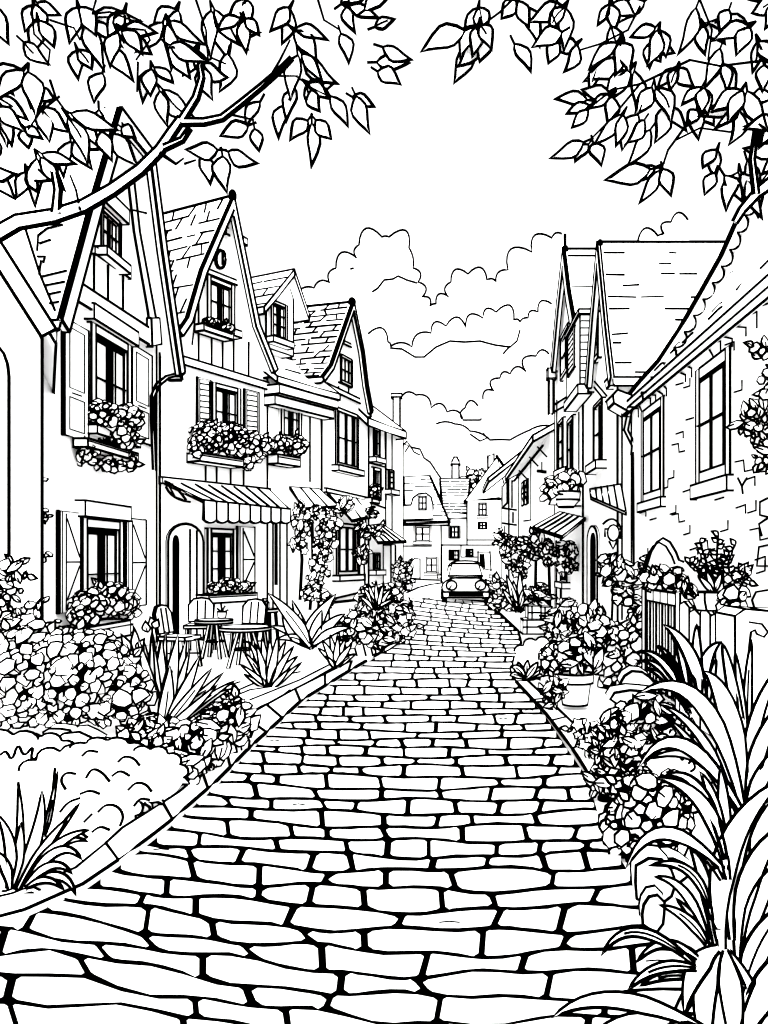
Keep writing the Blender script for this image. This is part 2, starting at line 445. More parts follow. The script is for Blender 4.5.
def clump(mb, u, v, ru, rv, d, px=6, w=None, kind='blob', seed=0, dens=1.0, core=.8, ry=None, low=-.9, kinds=None):
    """a rounded mass of petals or leaves round the point seen at (u,v), d metres off"""
    rr = random.Random(seed * 7919 + int(u) * 31 + int(v))
    c = P(u, v, d); k = d / FPX; rx, rz = ru * k, rv * k; ry = ry or min(rx, rz) * 1.0
    r = px * k; w = w or wdef(d) * .85
    if core: ellipsoid(mb, c, rx * core, ry * core, rz * core, 1, jit=.12, rr=rr)  # added black body, paints the gaps inside the mass dark
    area = 4 * math.pi * (((rx * ry) ** 1.6 + (rx * rz) ** 1.6 + (ry * rz) ** 1.6) / 3) ** (1 / 1.6)
    n = int(area / (math.pi * r * r) * 1.4 * dens)
    ga = math.pi * (3 - 5 ** .5)
    for i in range(n):
        z = 1 - 2 * (i + .5) / n; q = math.sqrt(max(0, 1 - z * z)); an = i * ga
        dr = V((math.cos(an) * q, math.sin(an) * q, z))
        if dr.y > .45 or z < low: continue
        f = rr.uniform(.82, 1.04)
        p = c + V((dr.x * rx, dr.y * ry, dr.z * rz)) * f + V((rr.uniform(-1, 1), 0, rr.uniform(-1, 1))) * r * .4
        if p.z < 0.01: continue
        nn = (V((dr.x / rx, dr.y / ry, dr.z / rz)).normalized() + V((0, -.9, .25)) + V((rr.uniform(-.3, .3), 0, rr.uniform(-.3, .3))))
        if rr.random() < (.035 if (not kinds or kinds[0] == 'blob') else .09) and dr.z > -.5:      # a stray leaf standing out of the mass
            o_ = V((dr.x, 0, dr.z + .3)).normalized(); leaf(mb, p + o_ * r * .4, o_ + V((rr.uniform(-.5, .5), 0, rr.uniform(-.4, .4))), r * 2.1, r * 1.1, rr, w * 1.0, .3)
        cell(mb, p, nn, r * rr.choice((.6, .8, 1.0, 1.15, 1.35)), rr, w, rr.choice(kinds) if kinds else kind)
def leaf(mb, p, dr, L, Wd, rr, w, vein=.5):
    dr = dr.normalized(); view = (p - V((0, 0, EYE))).normalized()
    n = (-view + V((rr.uniform(-.35, .35), rr.uniform(-.2, .2), rr.uniform(-.35, .35)))).normalized()
    s = dr.cross(n).normalized(); n = s.cross(dr)
    bend = n * L * rr.uniform(-.08, .12); sk = s * L * rr.uniform(-.12, .12)
    prof = ((0, 0), (.12, .55), (.3, 1), (.45, .98), (.65, .62), (.84, .22), (1, 0))
    ax = [p + dr * L * t + sk * math.sin(t * 3.1) + bend * math.sin(t * 3.1) for t, _ in prof]
    lf = [a + s * Wd * .5 * q[1] for a, q in zip(ax, prof)]; rt = [a - s * Wd * .5 * q[1] for a, q in zip(ax, prof)]
    for i in range(len(ax) - 1):
        mb.face([ax[i], lf[i], lf[i + 1], ax[i + 1]]); mb.face([ax[i], ax[i + 1], rt[i + 1], rt[i]])
    mb.tube(lf + rt[1:-1][::-1], w, True, sides=4)
    if rr.random() < vein: mb.tube([a + n * .002 for a in ax[:rr.choice((4, 5))]], w * .7, sides=3)
def blade(mb, p0, p1, p2, wpx, w=None, rib=False, peak=.35, n=12, twist=0, base=.3):
    c = bez(p0, p1, p2, n); L, R_ = [], []
    for i, p in enumerate(c):
        t = i / n; tan = (c[min(i + 1, n)] - c[max(i - 1, 0)]).normalized()
        view = (p - V((0, 0, EYE))).normalized(); s = tan.cross(view)
        s = s.normalized() if s.length > 1e-4 else V((1, 0, 0))
        prof = (base + (1 - base) * t / peak) if t < peak else max(0, 1 - ((t - peak) / (1 - peak)) ** 1.9)
        hw = .5 * wpx * p.y / FPX * prof
        L.append(p + s * hw); R_.append(p - s * hw)
    fold = [(-(p - V((0, 0, EYE))).normalized()) * (.05 * wpx * p.y / FPX) for p in c]
    for i in range(n):
        m0, m1 = c[i] + fold[i] * 0 + fold[i], c[i + 1] + (fold[i + 1] if i + 1 < n else V((0, 0, 0)))
        mb.face([L[i], m0, m1, L[i + 1]]); mb.face([m0, R_[i], R_[i + 1], m1])
    mb.tube(L + R_[:-1][::-1], w, False)
    if rib: mb.tube([c[i] + fold[i] * 1.1 for i in range(1, int(n * .8))], (w or wdef(c[0].y)) * .7)
def blades(name, label, cat, d, root, items, wpx, w=None, spread=.12, seed=3, rib=.3, group=None, drange=None):
    """strap-leaved plant. items: (tip u,v, ctrl u,v[, width px, depth offset])"""
    rr = random.Random(seed); mb = MB()
    b = P(root[0], root[1], d)
    for it in items:
        tu, tv, cu, cv = it[:4]; ww = it[4] if len(it) > 4 else wpx; off = it[5] if len(it) > 5 else rr.uniform(-1, 1) * spread
        ru, rv_ = it[6:8] if len(it) > 7 else (root[0] + rr.uniform(-3, 3), root[1] + rr.uniform(-1, 1))
        p0 = P(ru, rv_, d + off * .1); p2 = P(tu, tv, d + off); p1 = P(cu, cv, d + off * .6)
        p1 = p1 * 2 - (p0 + p2) * .5 if False else p1
        blade(mb, p0, p1, p2, ww, w, rr.random() < rib)
    o = mb.build(name, base=(b.x, b.y, 0)); return tag(o, label, cat, group)
def single(mb, name, label, cat, base, group=None):
    return tag(mb.build(name, base=(base[0], base[1], 0 if len(base) < 3 else base[2])), label, cat, group)
def flower_box(F, label, u0, u1, v0, v1, n=.34, cl=(), px=4, flare=0, group='flower boxes under the windows', seed=1, kind='blob', w=None, kinds=None):
    """box front seen from u0..u1, v0..v1, with clumps (u,v,ru,rv) of flowers"""
    um = (u0 + u1) / 2; s0, s1 = sorted((F.s(u0, n), F.s(u1, n))); z1, z0 = F.z(um, v0, n), F.z(um, v1, n)
    t = thing('flower_box', label, 'flower box', F.W((s0 + s1) / 2, n / 2, z0), group)
    mb = MB(); mb.box(F, s0, s1, .06, n, z0, z1, w); mb.tube([F.W(s0 + .03, n + .004, z0 + (z1 - z0) * .72), F.W(s1 - .03, n + .004, z0 + (z1 - z0) * .7)], 1.4)
    mb.build('planter', t)
    mb = MB()
    for i, (u, v, ru, rv) in enumerate(cl):
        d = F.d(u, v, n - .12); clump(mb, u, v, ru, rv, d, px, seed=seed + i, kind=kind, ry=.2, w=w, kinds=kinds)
    mb.build('flowers', t)
    return t
def awning(F, parent, top, front, drop, n=1.1, stripes=8, scall=True, w=None):
    """top: two (u,v) on the wall; front: two (u,v) of the front edge seen n metres out; drop px of the valance"""
    a, b = F.P(*top[0], .02), F.P(*top[1], .02); c, d = F.P(*front[0], n), F.P(*front[1], n)
    mb = MB(); th = V((0, 0, -.04)); mb.prism([a, b, d, c], th, w)
    for i in range(1, stripes): mb.tube([a.lerp(b, i / stripes) + V((0, 0, .008)), c.lerp(d, i / stripes) + V((0, 0, .008))], w)
    o = mb.build('awning', parent)
    if drop:
        mb = MB(); k = stripes * 1
        dr0 = V((0, 0, -drop[0] * c.y / FPX)); dr1 = V((0, 0, -drop[1] * d.y / FPX)); o2 = F.n * .03
        low = []
        for i in range(k * 4 + 1):
            f = i / (k * 4); e = (.14 * abs(math.sin(math.pi * f * k))) if scall else 0
            low.append(c.lerp(d, f) + dr0.lerp(dr1, f) * (.9 + e))
        mb.prism([p + o2 for p in [c] + low + [d]], F.n * -.025, w, joins=False)
        for i in range(1, k): mb.tube([c.lerp(d, i / k) + o2 * 1.2, (c.lerp(d, i / k) + dr0.lerp(dr1, i / k) * .9) + o2 * 1.2], w)
        mb.build('valance', o)
    return o

# ------------------------------------------------------------------ LEFT ROW
# --- outbuilding at the frame's edge
FA = Facade(42, 9.6, t=(.9, -.42, 0), side=1)
FA.t = V((.903, .43, 0)); FA.n = V((.43, -.903, 0))
h = thing('cottage', 'plain rendered cottage end with a dark arched doorway, half out of frame', 'house', FA.O)
rk = [FA.hit(u, v, .3) for u, v in ((-75, 170), (0, 243), (30, 290), (56, 331))]
lk = [(2 * rk[0][0] - s, z) for s, z in rk[1:]][::-1]
Rr = lk + rk
gable_wall(FA, h, Rr, Rr[0][0] + .25, 0, 3.2, w=2.6)
gable_roof(FA, h, Rr, 3.0, .3, bw=.17, trow=8, tcol=5, seed=4, w=3)
mb = MB()
s0, s1 = FA.s(-26), FA.s(9); zt = FA.z(5, 345)
arc = [FA.W(s0, .03, 0), FA.W(s1, .03, 0)] + [FA.W((s0 + s1) / 2 + (s1 - s0) / 2 * math.cos(a * math.pi / 8), .03, zt - .35 + .35 * math.sin(a * math.pi / 8)) for a in range(9)]
mb.prism(arc, FA.n * -.06, 2.6)
arc2 = [FA.W(s0 + .1, .04, 0), FA.W(s1 - .1, .04, 0)] + [FA.W((s0 + s1) / 2 + ((s1 - s0) / 2 - .1) * math.cos(a * math.pi / 8), .04, zt - .45 + .32 * math.sin(a * math.pi / 8)) for a in range(9)]
mb.prism(arc2, FA.n * -.03, 2, m=1)
mb.build('door', h)

# --- first timber gable house
F1 = Facade(157, 16.0, 480)
h1 = thing('gable_house', 'nearest gabled house in the row, steep gable above a shuttered upper window', 'house', F1.W(-2, 0, 0), 'gabled houses of the lane')
n1 = .35
s42 = F1.s(42)
L1 = [F1.hit(u, v, n1) for u, v in ((58, 320), (64, 298), (74, 262), (92, 196), (118, 108))]
R1 = [F1.hit(u, v, n1) for u, v in ((151, 152), (164, 250), (182, 373))]
RR = L1 + R1
gable_wall(F1, h1, RR, s42, -.05, 4.5, w=2.5, lines=[([(62, 283), (72, 284)], 1.4)])
gable_roof(F1, h1, RR, 4.5, n1, bw=.24, trow=9, tcol=6, seed=9, w=2.8, keep=.6, ticks=.5, ridge=False, sides=(1,))
def slope_hit(F, a, b, u, v):      # point of the roof slope (rake a-b in the facade plane, running back) seen at u,v
    A_, B_ = F.W(a[0], 0, a[1]), F.W(b[0], 0, b[1]); nn = (B_ - A_).cross(F.n).normalized()
    if nn.z < 0: nn = -nn
    r_ = ray(u, v); d_ = (A_ - V((0, 0, EYE))).dot(nn) / r_.dot(nn); return P(u, v, d_) + nn * .03
mb = MB()
for q in ([(25, 226), (41, 276)], [(41, 276), (56, 312)], [(64, 226), (48, 230), (39, 237), (38, 252)], [(52, 241), (40, 245)], [(38, 258), (46, 258), (44, 264)], [(42, 262), (40, 276)], [(43, 278), (68, 272)], [(46, 287), (66, 283)], [(48, 296), (62, 293)], [(50, 305), (60, 303)]):
    i_ = 2 if q[0][1] < 270 else 1
    mb.tube([slope_hit(F1, L1[i_], L1[i_ + 1], u, v) for u, v in q], 2)
mb.build('roof_tile', h1)
mb = MB(); mb.tube([F1.P(128, 180, .02), F1.P(134, 232, .02), F1.P(148, 312, .02), F1.P(150, 330, .02)], 2.4)
mb.tube([F1.P(134, 178, .2), F1.P(140, 232, .2), F1.P(156, 318, .2)], 2.0); mb.tube([F1.P(133, 210, .1), F1.P(150, 214, .15)], 1.8)
mb.build('rafter', h1)
beam(F1, h1, (62, 276), (146, 330), .3, .12, 'jetty_beam', 2.4)
for u, a, b in ((93, 252, 293), (107, 262, 302), (122, 272, 312)): timber(F1, h1, u, a, b, 1.8)
beam(F1, h1, (92, 246), (128, 272), .12, .05, 'rail', 1.9)
window(F1, h1, 97, 117, 214, 256, 0, lint=True, sill=True, w=2)
window(F1, h1, 87, 127, 334, 432, 0, case=.14, lint=True, w=2.1)
shutter(F1, h1, 61, 85, 324, 438, 'panel', w=2.5, n=.05); shutter(F1, h1, 129, 149, 350, 442, 'panel', w=2.4, n=.05)
window(F1, h1, 78, 119, 520, 628, 0, case=.14, lint=True, w=2.1)
shutter(F1, h1, 56, 77, 512, 612, 'brace', w=2.4, n=.05); shutter(F1, h1, 123, 143, 519, 606, 'brace', w=2.3, n=.05)
mb = MB(); mb.prism([F1.P(u, v, .1) for u, v in ((147, 318), (155, 318), (157, 344), (148, 346))], F1.n * .08, 2.2); mb.build('bracket', h1)
mb = MB()   # gutter and downpipe on the corner
g = [F1.P(181, 372, .3), F1.P(166, 376, .25), F1.P(156, 384, .2), F1.P(151, 396, .1)]
for o_ in (0, .16):
    mb.tube([p + F1.t * o_ for p in g] + [F1.P(151, 420, .1) + F1.t * o_, F1.P(153, 470, .1) + F1.t * o_], 2)
mb.build('downpipe', h1)
flower_box(F1, 'overflowing flower box below the upper shutters of the nearest gabled house', 88, 138, 446, 454, .28, [(100, 415, 17, 14), (122, 420, 20, 15), (112, 436, 26, 13), (88, 455, 8, 10), (126, 462, 10, 9), (108, 465, 14, 5)], 4.4, seed=3)
flower_box(F1, 'flower box with trailing leaves below the ground floor shutters of the nearest gabled house', 84, 130, 624, 640, .45, [(88, 604, 18, 14), (110, 600, 22, 16), (126, 606, 12, 14), (82, 616, 12, 8)], 4.6, seed=5)
mb = MB()
for (u, v) in ((46, 342), (49, 350), (48, 358), (42, 482), (43, 513), (48, 519), (38, 554), (46, 556)):
    clump(mb, u, v, 3.5, 3.5, F1.d(u, v, .1), 2.6, core=0, dens=.5, w=1.8, kinds=('leaf', 'blob'))
single(mb, 'ivy', 'few ivy leaves creeping up the edge beside the shutters', 'ivy', F1.P(45, 640, .1))

# --- second house, striped awning
F2 = Facade(157, 16.0, 900)
F2.O = F1.W(.15, -.0, 0)
F2b_end = 322
h2 = thing('gable_house', 'gabled house with tiled roof, round attic eye and striped awning over the café', 'house', F2.W(1.5, 0, 0), 'gabled houses of the lane')
n2 = .35
RR = [F2.hit(u, v, n2) for u, v in ((177, 331), (186, 318), (200, 270), (232, 196), (250, 285), (258, 325), (276, 370))]
RR[0] = (RR[0][0] - .0, RR[0][1])
sR = F2.s(267)
gable_wall(F2, h2, RR, 0, sR, 6, w=2, lines=[([(200, 270), (197, 300), (192, 345)], 1.6)])
gable_roof(F2, h2, RR, 6, n2, bw=.13, trow=11, tcol=15, seed=21, w=2.2)
mb = MB(); ellipsoid(mb, F2.P(232.5, 196, n2), .09, .09, .14, 1); mb.build('finial', h2)
beam(F2, h2, (172, 354), (266, 383), .16, .08, 'jetty_beam', 1.9)
beam(F2, h2, (203, 268), (246, 285), .1, .05, 'rail', 1.8)
beam(F2, h2, (222, 228), (243, 240), .14, .12, 'collar_beam', 1.9)
for u, a, b in ((198, 300, 362), (211, 332, 364), (222, 336, 369), (233, 339, 372), (248, 342, 377)): timber(F2, h2, u, a, b, 1.7)
window(F2, h2, 205, 232, 281, 327, 0, w=1.9)
mb = MB(); e = [F2.P(221 + 4.5 * math.cos(a * .52), 259 + 9 * math.sin(a * .52), .05) for a in range(12)]
mb.prism(e, F2.n * -.05, 2.6, joins=False); mb.box(F2, F2.s(221) - .05, F2.s(221) + .03, .05, .06, F2.z(221, 266), F2.z(221, 252), m=1, ink=False); mb.build('round_window', h2)
flower_box(F2, 'little flower box under the attic window below the round eye', 204, 233, 328, 335, .3, [(212, 323, 8, 4), (225, 328, 8, 4)], 2.6, seed=8)
shutter(F2, h2, 196, 209, 379, 425, 'louvre', w=1.8); shutter(F2, h2, 243, 257, 391, 432, 'louvre', w=1.8)
window(F2, h2, 210, 238, 386, 440, 0, w=1.9)
flower_box(F2, 'widest overflowing flower box above the striped awning', 200, 243, 456, 464, .4, [(206, 438, 15, 17), (228, 440, 19, 18), (250, 446, 17, 15), (266, 446, 6, 9), (248, 462, 7, 6), (196, 446, 5, 12)], 3.6, seed=10)
for u, a, b in ((205, 466, 483), (216, 467, 485), (230, 468, 487), (243, 470, 488)): timber(F2, h2, u, a, b, 1.7)
beam(F2, h2, (160, 477), (268, 489), .12, .07, 'jetty_beam', 1.9)
awning(F2, h2, ((165, 482), (268, 489)), ((203, 500), (289, 509)), (22, 14), 1.15, 8, w=2.0)
mb = MB()   # side bracket of the awning
mb.tube(bez(F2.P(165, 481, .1), F2.P(176, 485, .5), F2.P(186, 500, 1.0), 6), 2); mb.tube(bez(F2.P(166, 487, .1), F2.P(172, 500, .4), F2.P(190, 502, 1.0), 6), 2)
mb.tube([F2.P(168, 484, .3), F2.P(175, 497, .4), F2.P(183, 500, .8)], 1.8); mb.build('bracket', h2)
mb = MB()   # arched café doorway
dl, drr = F2.s(166), F2.s(201); zt = F2.z(188, 524)
def archpts(a, b, zt, rise, n, F): return [F.W(a, n, 0), F.W(b, n, 0)] + [F.W((a + b) / 2 + (b - a) / 2 * math.cos(k * math.pi / 10), n, zt - rise + rise * math.sin(k * math.pi / 10)) for k in range(11)]
mb.prism(archpts(dl, drr, zt, .35, .06, F2), F2.n * -.07, 2.2, joins=False)
mb.prism(archpts(dl + .12, dl + (drr - dl) * .26, zt - .25, .15, .075, F2), F2.n * -.02, 2, m=1, joins=False)
mb.tube([F2.W(dl + (drr - dl) * .6, .07, 0), F2.W(dl + (drr - dl) * .6, .07, zt - .1)], 1.8); mb.tube([F2.W(dl + (drr - dl) * .8, .07, 0), F2.W(dl + (drr - dl) * .8, .07, zt - .12)], 1.8)
mb.build('door', h2)
window(F2, h2, 205, 234, 529, 593, 0, case=.1, w=2.2, sill=True, dark=1.2)
shutter(F2, h2, 236, 253, 527, 592, 'brace', w=1.8)
flower_box(F2, 'long low planter under the café window behind the tables', 209, 257, 594, 602, .4, [(216, 588, 7, 5), (229, 585, 9, 6), (243, 588, 8, 5)], 3.2, seed=12)

# --- dormer link, same house front continued
h2b = thing('dormer_house', 'narrow house with a gabled dormer between the two tiled gables', 'house', F2.W(sR + 1, 0, 0))
s2, s3 = sR + .01, F2.s(321); ze = F2.z(300, 384)
mb = MB(); mb.prism([F2.W(s2, 0, 0), F2.W(s3, 0, 0), F2.W(s3, 0, ze), F2.W(s2, 0, ze)], F2.n * -6, None, ink=False)
for s_ in (s2, s3): mb.tube([F2.W(s_, .0, 0), F2.W(s_, .0, ze)], 2)
for u in (273, 280, 287): mb.tube([F2.P(u, 512, .01), F2.P(u, 612, .01)], 1.7)
mb.tube([F2.P(276, 520, .01), F2.P(276, 585, .01)], 3.2); mb.tube([F2.P(310, 395, .01), F2.P(310, 482, .01)], 1.8)
mb.build('wall', h2b)
mb = MB(); zr = ze + 2.1
ea, eb = F2.W(s2 - .2, .45, ze - .12), F2.W(s3 + .15, .45, ze - .12); ra, rb = F2.W(s2 - .2, -2.6, zr), F2.W(s3 + .15, -2.6, zr)
mb.prism([ea, eb, rb, ra], V((0, 0, -.14)), 2.1); tiles(mb, F2, ra, ea, rb, eb, 8, 5, .45, 1.4, 5, ticks=.2)
bk0, bk1 = F2.W(s2 - .2, -5.6, ze), F2.W(s3 + .15, -5.6, ze); mb.prism([ra + V((0, 0, .003)), rb + V((0, 0, .003)), bk1, bk0], V((0, 0, -.14)), 2.1)
mb.build('roof', h2b)
mb = MB()
for k, (zz, nn) in enumerate(((ze - .27, .42), (ze - .5, .3))):
    mb.box(F2, s2 - .1, s3 + .1, .0, nn, zz - .2, zz, 2)
mb.build('cornice', h2b)
# dormer
dn = -.35
dw = [F2.hit(u, v, dn) for u, v in ((263, 300), (286, 271), (297, 305))]
sa, sb = F2.s(266, dn), F2.s(293, dn); zb = F2.z(280, 352, dn)
Rd = [dw[0], dw[1], dw[2]]
FD = Facade(0, 1, 0); FD.O = F2.W(0, dn, 0); FD.t = F2.t; FD.n = F2.n
db = bpy.data.objects.new('dormer', None)
mb = MB(); apz = dw[1][1]; sm = dw[1][0]
mb.prism([FD.W(sa, 0, zb), FD.W(sb, 0, zb), FD.W(sb, 0, roof_z(Rd, sb) - .12), FD.W(sm, 0, apz - .12), FD.W(sa, 0, roof_z(Rd, sa) - .12)], F2.n * -2, 1.9)
dmo = mb.build('dormer', h2b)
mb = MB()
RdA = [(dw[0][0] - .25, dw[0][1] - .25), dw[1], (dw[2][0] + .15, dw[2][1] - .2)]
fr = [FD.W(s, .25, z) for s, z in RdA]; bk = [FD.W(s, -2.2, z) for s, z in RdA]
for i in (0, 1):
    q = [fr[i], fr[i + 1], bk[i + 1], bk[i]]; mb.prism(q, V((0, 0, -.16)), 2.1)
tiles(mb, F2, fr[1], fr[0], bk[1], bk[0], 4, 4, .9, 1.3, 3, ticks=.3)
mb.build('roof', dmo)
window(FD, dmo, 269, 285, 303, 340, 0, case=.07, w=1.8)
window(F2, h2b, 279, 299, 398, 440, 0, w=1.9, sill=False)
flower_box(F2, 'small flower box below the single window beneath the dormer', 278, 300, 456, 465, .35, [(282, 446, 8, 9), (296, 446, 9, 9)], 3.2, seed=14)

# --- third house
F3 = Facade(322, 20.6, 720); F3.O = F2.W(s3 + .03, 0, 0)
h3 = thing('gable_house', 'gabled house with small attic window and vine covered entrance beside the dormer house', 'house', F3.W(1.2, 0, 0), 'gabled houses of the lane')
RR = [F3.hit(u, v, .3) for u, v in ((321, 377), (330, 365), (337, 345), (352, 302), (362, 352), (366, 385), (371, 412))]
s4 = F3.s(368)
gable_wall(F3, h3, RR, 0, s4, 7, w=2)
gable_roof(F3, h3, RR, 7, .3, bw=.12, trow=12, tcol=14, seed=31, w=2.2, keep=.97)
mb = MB(); ellipsoid(mb, F3.P(352, 302, .3), .11, .11, .13, 1); mb.build('finial', h3)
beam(F3, h3, (324, 383), (366, 403), .12, .07, 'jetty_beam', 1.8); beam(F3, h3, (342, 341), (359, 349), .08, .06, 'collar_beam', 1.7)
for u, a, b in ((338, 386, 394), (348, 386, 397), (344, 322, 342)): timber(F3, h3, u, a, b, 1.6)
window(F3, h3, 338, 350, 357, 385, 2, w=1.7, sill=False)
window(F3, h3, 333, 356, 411, 468, 2, w=1.8, dark=.8)
window(F3, h3, 334, 357, 524, 575, 2, case=.1, w=2, dark=.8)
beam(F3, h3, (324, 488), (367, 498), .1, .06, 'jetty_beam', 1.8)
awning(F3, h3, ((328, 493), (368, 500)), ((352, 520), (376, 515)), None, 1.0, 3, w=1.9)
mb = MB(); mb.tube([F3.P(328, 600, .02), F3.P(345, 596, .02), F3.P(362, 592, .02)], 2); mb.box(F3, 0, F3.s(366), 0, .2, 0, .5, 2); mb.build('plinth', h3)
awning(F2, h2b, ((290, 487), (319, 489)), ((304, 508), (338, 506)), None, .95, 3, w=1.9)

# --- fourth house
F4 = Facade(368, 23.4, 776); F4.O = F3.W(s4 + .03, 0, 0)
h4 = thing('corner_house', 'low corner house with sloping roof edge and small canopy at the bend', 'house', F4.W(1, 0, 0))
s5 = F4.s(403); ze = F4.z(385, 424)
mb = MB(); mb.prism([F4.W(0, 0, 0), F4.W(s5, 0, 0), F4.W(s5, 0, ze), F4.W(0, 0, ze)], F4.n * -5, None, ink=False)
for s_ in (0.02, s5): mb.tube([F4.W(s_, 0, 0), F4.W(s_, 0, ze)], 1.8)
for L in ([(386, 425), (386, 500)], [(370, 463), (385, 467)], [(385, 425), (386, 560)], [(394, 545), (394, 590)], [(371, 503), (385, 508)], [(392, 432), (392, 560)]): mb.tube([F4.P(a, b, .01) for a, b in L], 1.7)
mb.build('wall', h4)
mb = MB(); a, b = F4.P(368, 418, .35), F4.P(406, 432, .35); c2_, d2_ = F4.W(-.2, -2.5, ze + 2.3), F4.W(s5 * .45, -2.5, ze + 2.1)
mb.prism([a, b, d2_, c2_], V((0, 0, -.2)), 2.2); mb.prism([b, F4.W(s5 + .3, -4.5, ze - .1), d2_], V((0, 0, -.2)), 2.0)
mb.tube([F4.P(369, 424, .3), F4.P(402, 437, .3)], 1.8); mb.build('roof', h4)
window(F4, h4, 371, 378, 428, 458, 2, w=1.5); window(F4, h4, 371, 379, 468, 500, 2, w=1.5, sill=False); window(F4, h4, 386, 392, 470, 490, 3, w=1.6)
window(F4, h4, 371, 378, 553, 570, 2, w=1.5)
flower_box(F4, 'tiny window basket on the corner house front', 372, 379, 498, 503, .3, [(375, 493, 4.5, 8)], 2, seed=16)
awning(F4, h4, ((366, 526), (382, 524)), ((378, 542), (406, 541)), None, .9, 5, w=1.8)
mb = MB(); mb.box(F4, F4.s(383), F4.s(387), .0, .25, 0, F4.z(385, 545), 1.8); mb.box(F4, F4.s(389), F4.s(392), .0, .12, 0, F4.z(390, 545), 1.6, m=0); mb.build('pilaster', h4)
mb = MB(); p = F4.W(.8, -1.6, ze + 1.2)
for (k0, k1, z0, z1) in ((-.22, .22, 0, 1.9),): mb.prism([p + V((-.16, -.16, -.6)), p + V((.16, -.16, -.6)), p + V((.16, -.16, 1.0)), p + V((-.16, -.16, 1.0))], V((0, .32, 0)), 1.7)
pc = P(396.5, 412, 25.6); 
mb = MB(); mb.prism([pc + V((-.1, 0, -.9)), pc + V((.1, 0, -.9)), pc + V((.1, 0, .45)), pc + V((-.1, 0, .45))], V((0, .25, 0)), 1.7); mb.prism([pc + V((-.15, -.04, .45)), pc + V((.15, -.04, .45)), pc + V((.15, -.04, .55)), pc + V((-.15, -.04, .55))], V((0, .33, 0)), 1.7); mb.build('chimney', h4)

# ------------------------------------------------------------------ RIGHT ROW
FR = Facade(632, 13.2, 450, side=-1)          # t runs away from the camera
hr = thing('stone_house', 'rough stone house with tall windows and scalloped tile verge beside the fence', 'house', (FR.O.x, 10, 0))
sn = -8.4; ze = 3.96; X0 = FR.O.x
mb = MB()
mb.prism([FR.W(sn, 0, 0), FR.W(0, 0, 0), FR.W(0, 0, ze), FR.W(sn, 0, ze)], FR.n * -6, None, ink=False)
gb = [FR.W(0, 0, ze), FR.W(0, -3, ze + 4.6), FR.W(0, -6, ze)]; mb.prism(gb, V((0, -8.4, 0)), None, ink=False)
mb.tube([FR.W(0, 0, 0), FR.W(0, 0, ze)], 2.4)
rr = random.Random(5)
def stonemark(u, v, L=1):
    w_ = 1.6
    k = rr.choice((0, 1, 2, 3)); a = L * 6
    if k == 0: q = [(u, v), (u + a, v - .35 * a), (u + a, v + a * .6)]
    elif k == 1: q = [(u, v), (u, v + a), (u - a * .8, v + a * 1.25)]
    elif k == 2: q = [(u, v), (u + a, v - .3 * a)]
    else: q = [(u, v), (u + a * .9, v - .2 * a), (u + a, v + a), (u + a * 1.8, v + a * .8)]
    mb.tube([FR.P(x, y, .006) for x, y in q], w_)
for (u, v) in ((676, 385), (686, 420), (676, 434), (672, 445), (674, 470), (683, 492), (676, 505), (640, 513), (650, 520), (672, 515), (690, 525), (735, 462), (745, 480), (728, 520), (736, 508), (648, 548), (700, 542), (715, 500), (742, 380), (752, 395), (690, 378), (725, 345), (756, 500), (750, 530), (765, 560), (668, 480), (755, 560), (690, 550)):
    stonemark(u, v, 1 + (u - 640) / 160)
for q in ([(738, 478), (742, 486), (747, 478)], [(742, 486), (743, 494)], [(768, 498), (760, 502), (760, 515), (768, 517)], [(768, 518), (759, 524), (762, 536)], [(768, 545), (759, 547), (757, 566), (768, 566)]):
    mb.tube([FR.P(x, y, .006) for x, y in q], 2)
# row of small stones under the eave
s_ = sn + .2
while s_ < -.2:
    a = rr.uniform(.18, .4)
    if rr.random() < .75: mb.tube([FR.W(s_, .006, ze - .28), FR.W(s_, .006, ze - .12 - rr.uniform(0, .1)), FR.W(s_ + a * .8, .006, ze - .1)], 1.7)
    s_ += a
mb.build('wall', hr)
window(FR, hr, 643, 665, 404, 500, 1, case=.12, w=2.0, sillh=.13, dark=1.0, so=.07, se=.05, nn_=.02); window(FR, hr, 698, 732, 358, 480, 1, case=.13, w=2.3, sillh=.16, dark=1.0, so=.07, se=.05, nn_=.02)
# roof: eave along the lane, verge curving up at the far end
vr = [(FR.hit(625, 402)[1],)]
far = 0.35; yv = 13.2 + far
ver = [(624, 404), (640, 384), (660, 362), (680, 332), (700, 297), (722, 258), (738, 222), (750, 196)]
VP_ = [P(u, v, yv) for u, v in ver]
mb = MB(); back = V((0, -9.2, 0)); back_pts = [p + back for p in VP_]; th = V((0.06, 0, -.16))
for i in range(len(VP_) - 1):
    mb.face([VP_[i], VP_[i + 1], back_pts[i + 1], back_pts[i]]); mb.face([VP_[i] + th, back_pts[i] + th, back_pts[i + 1] + th, VP_[i + 1] + th])
    mb.face([VP_[i], VP_[i] + th, VP_[i + 1] + th, VP_[i + 1]])
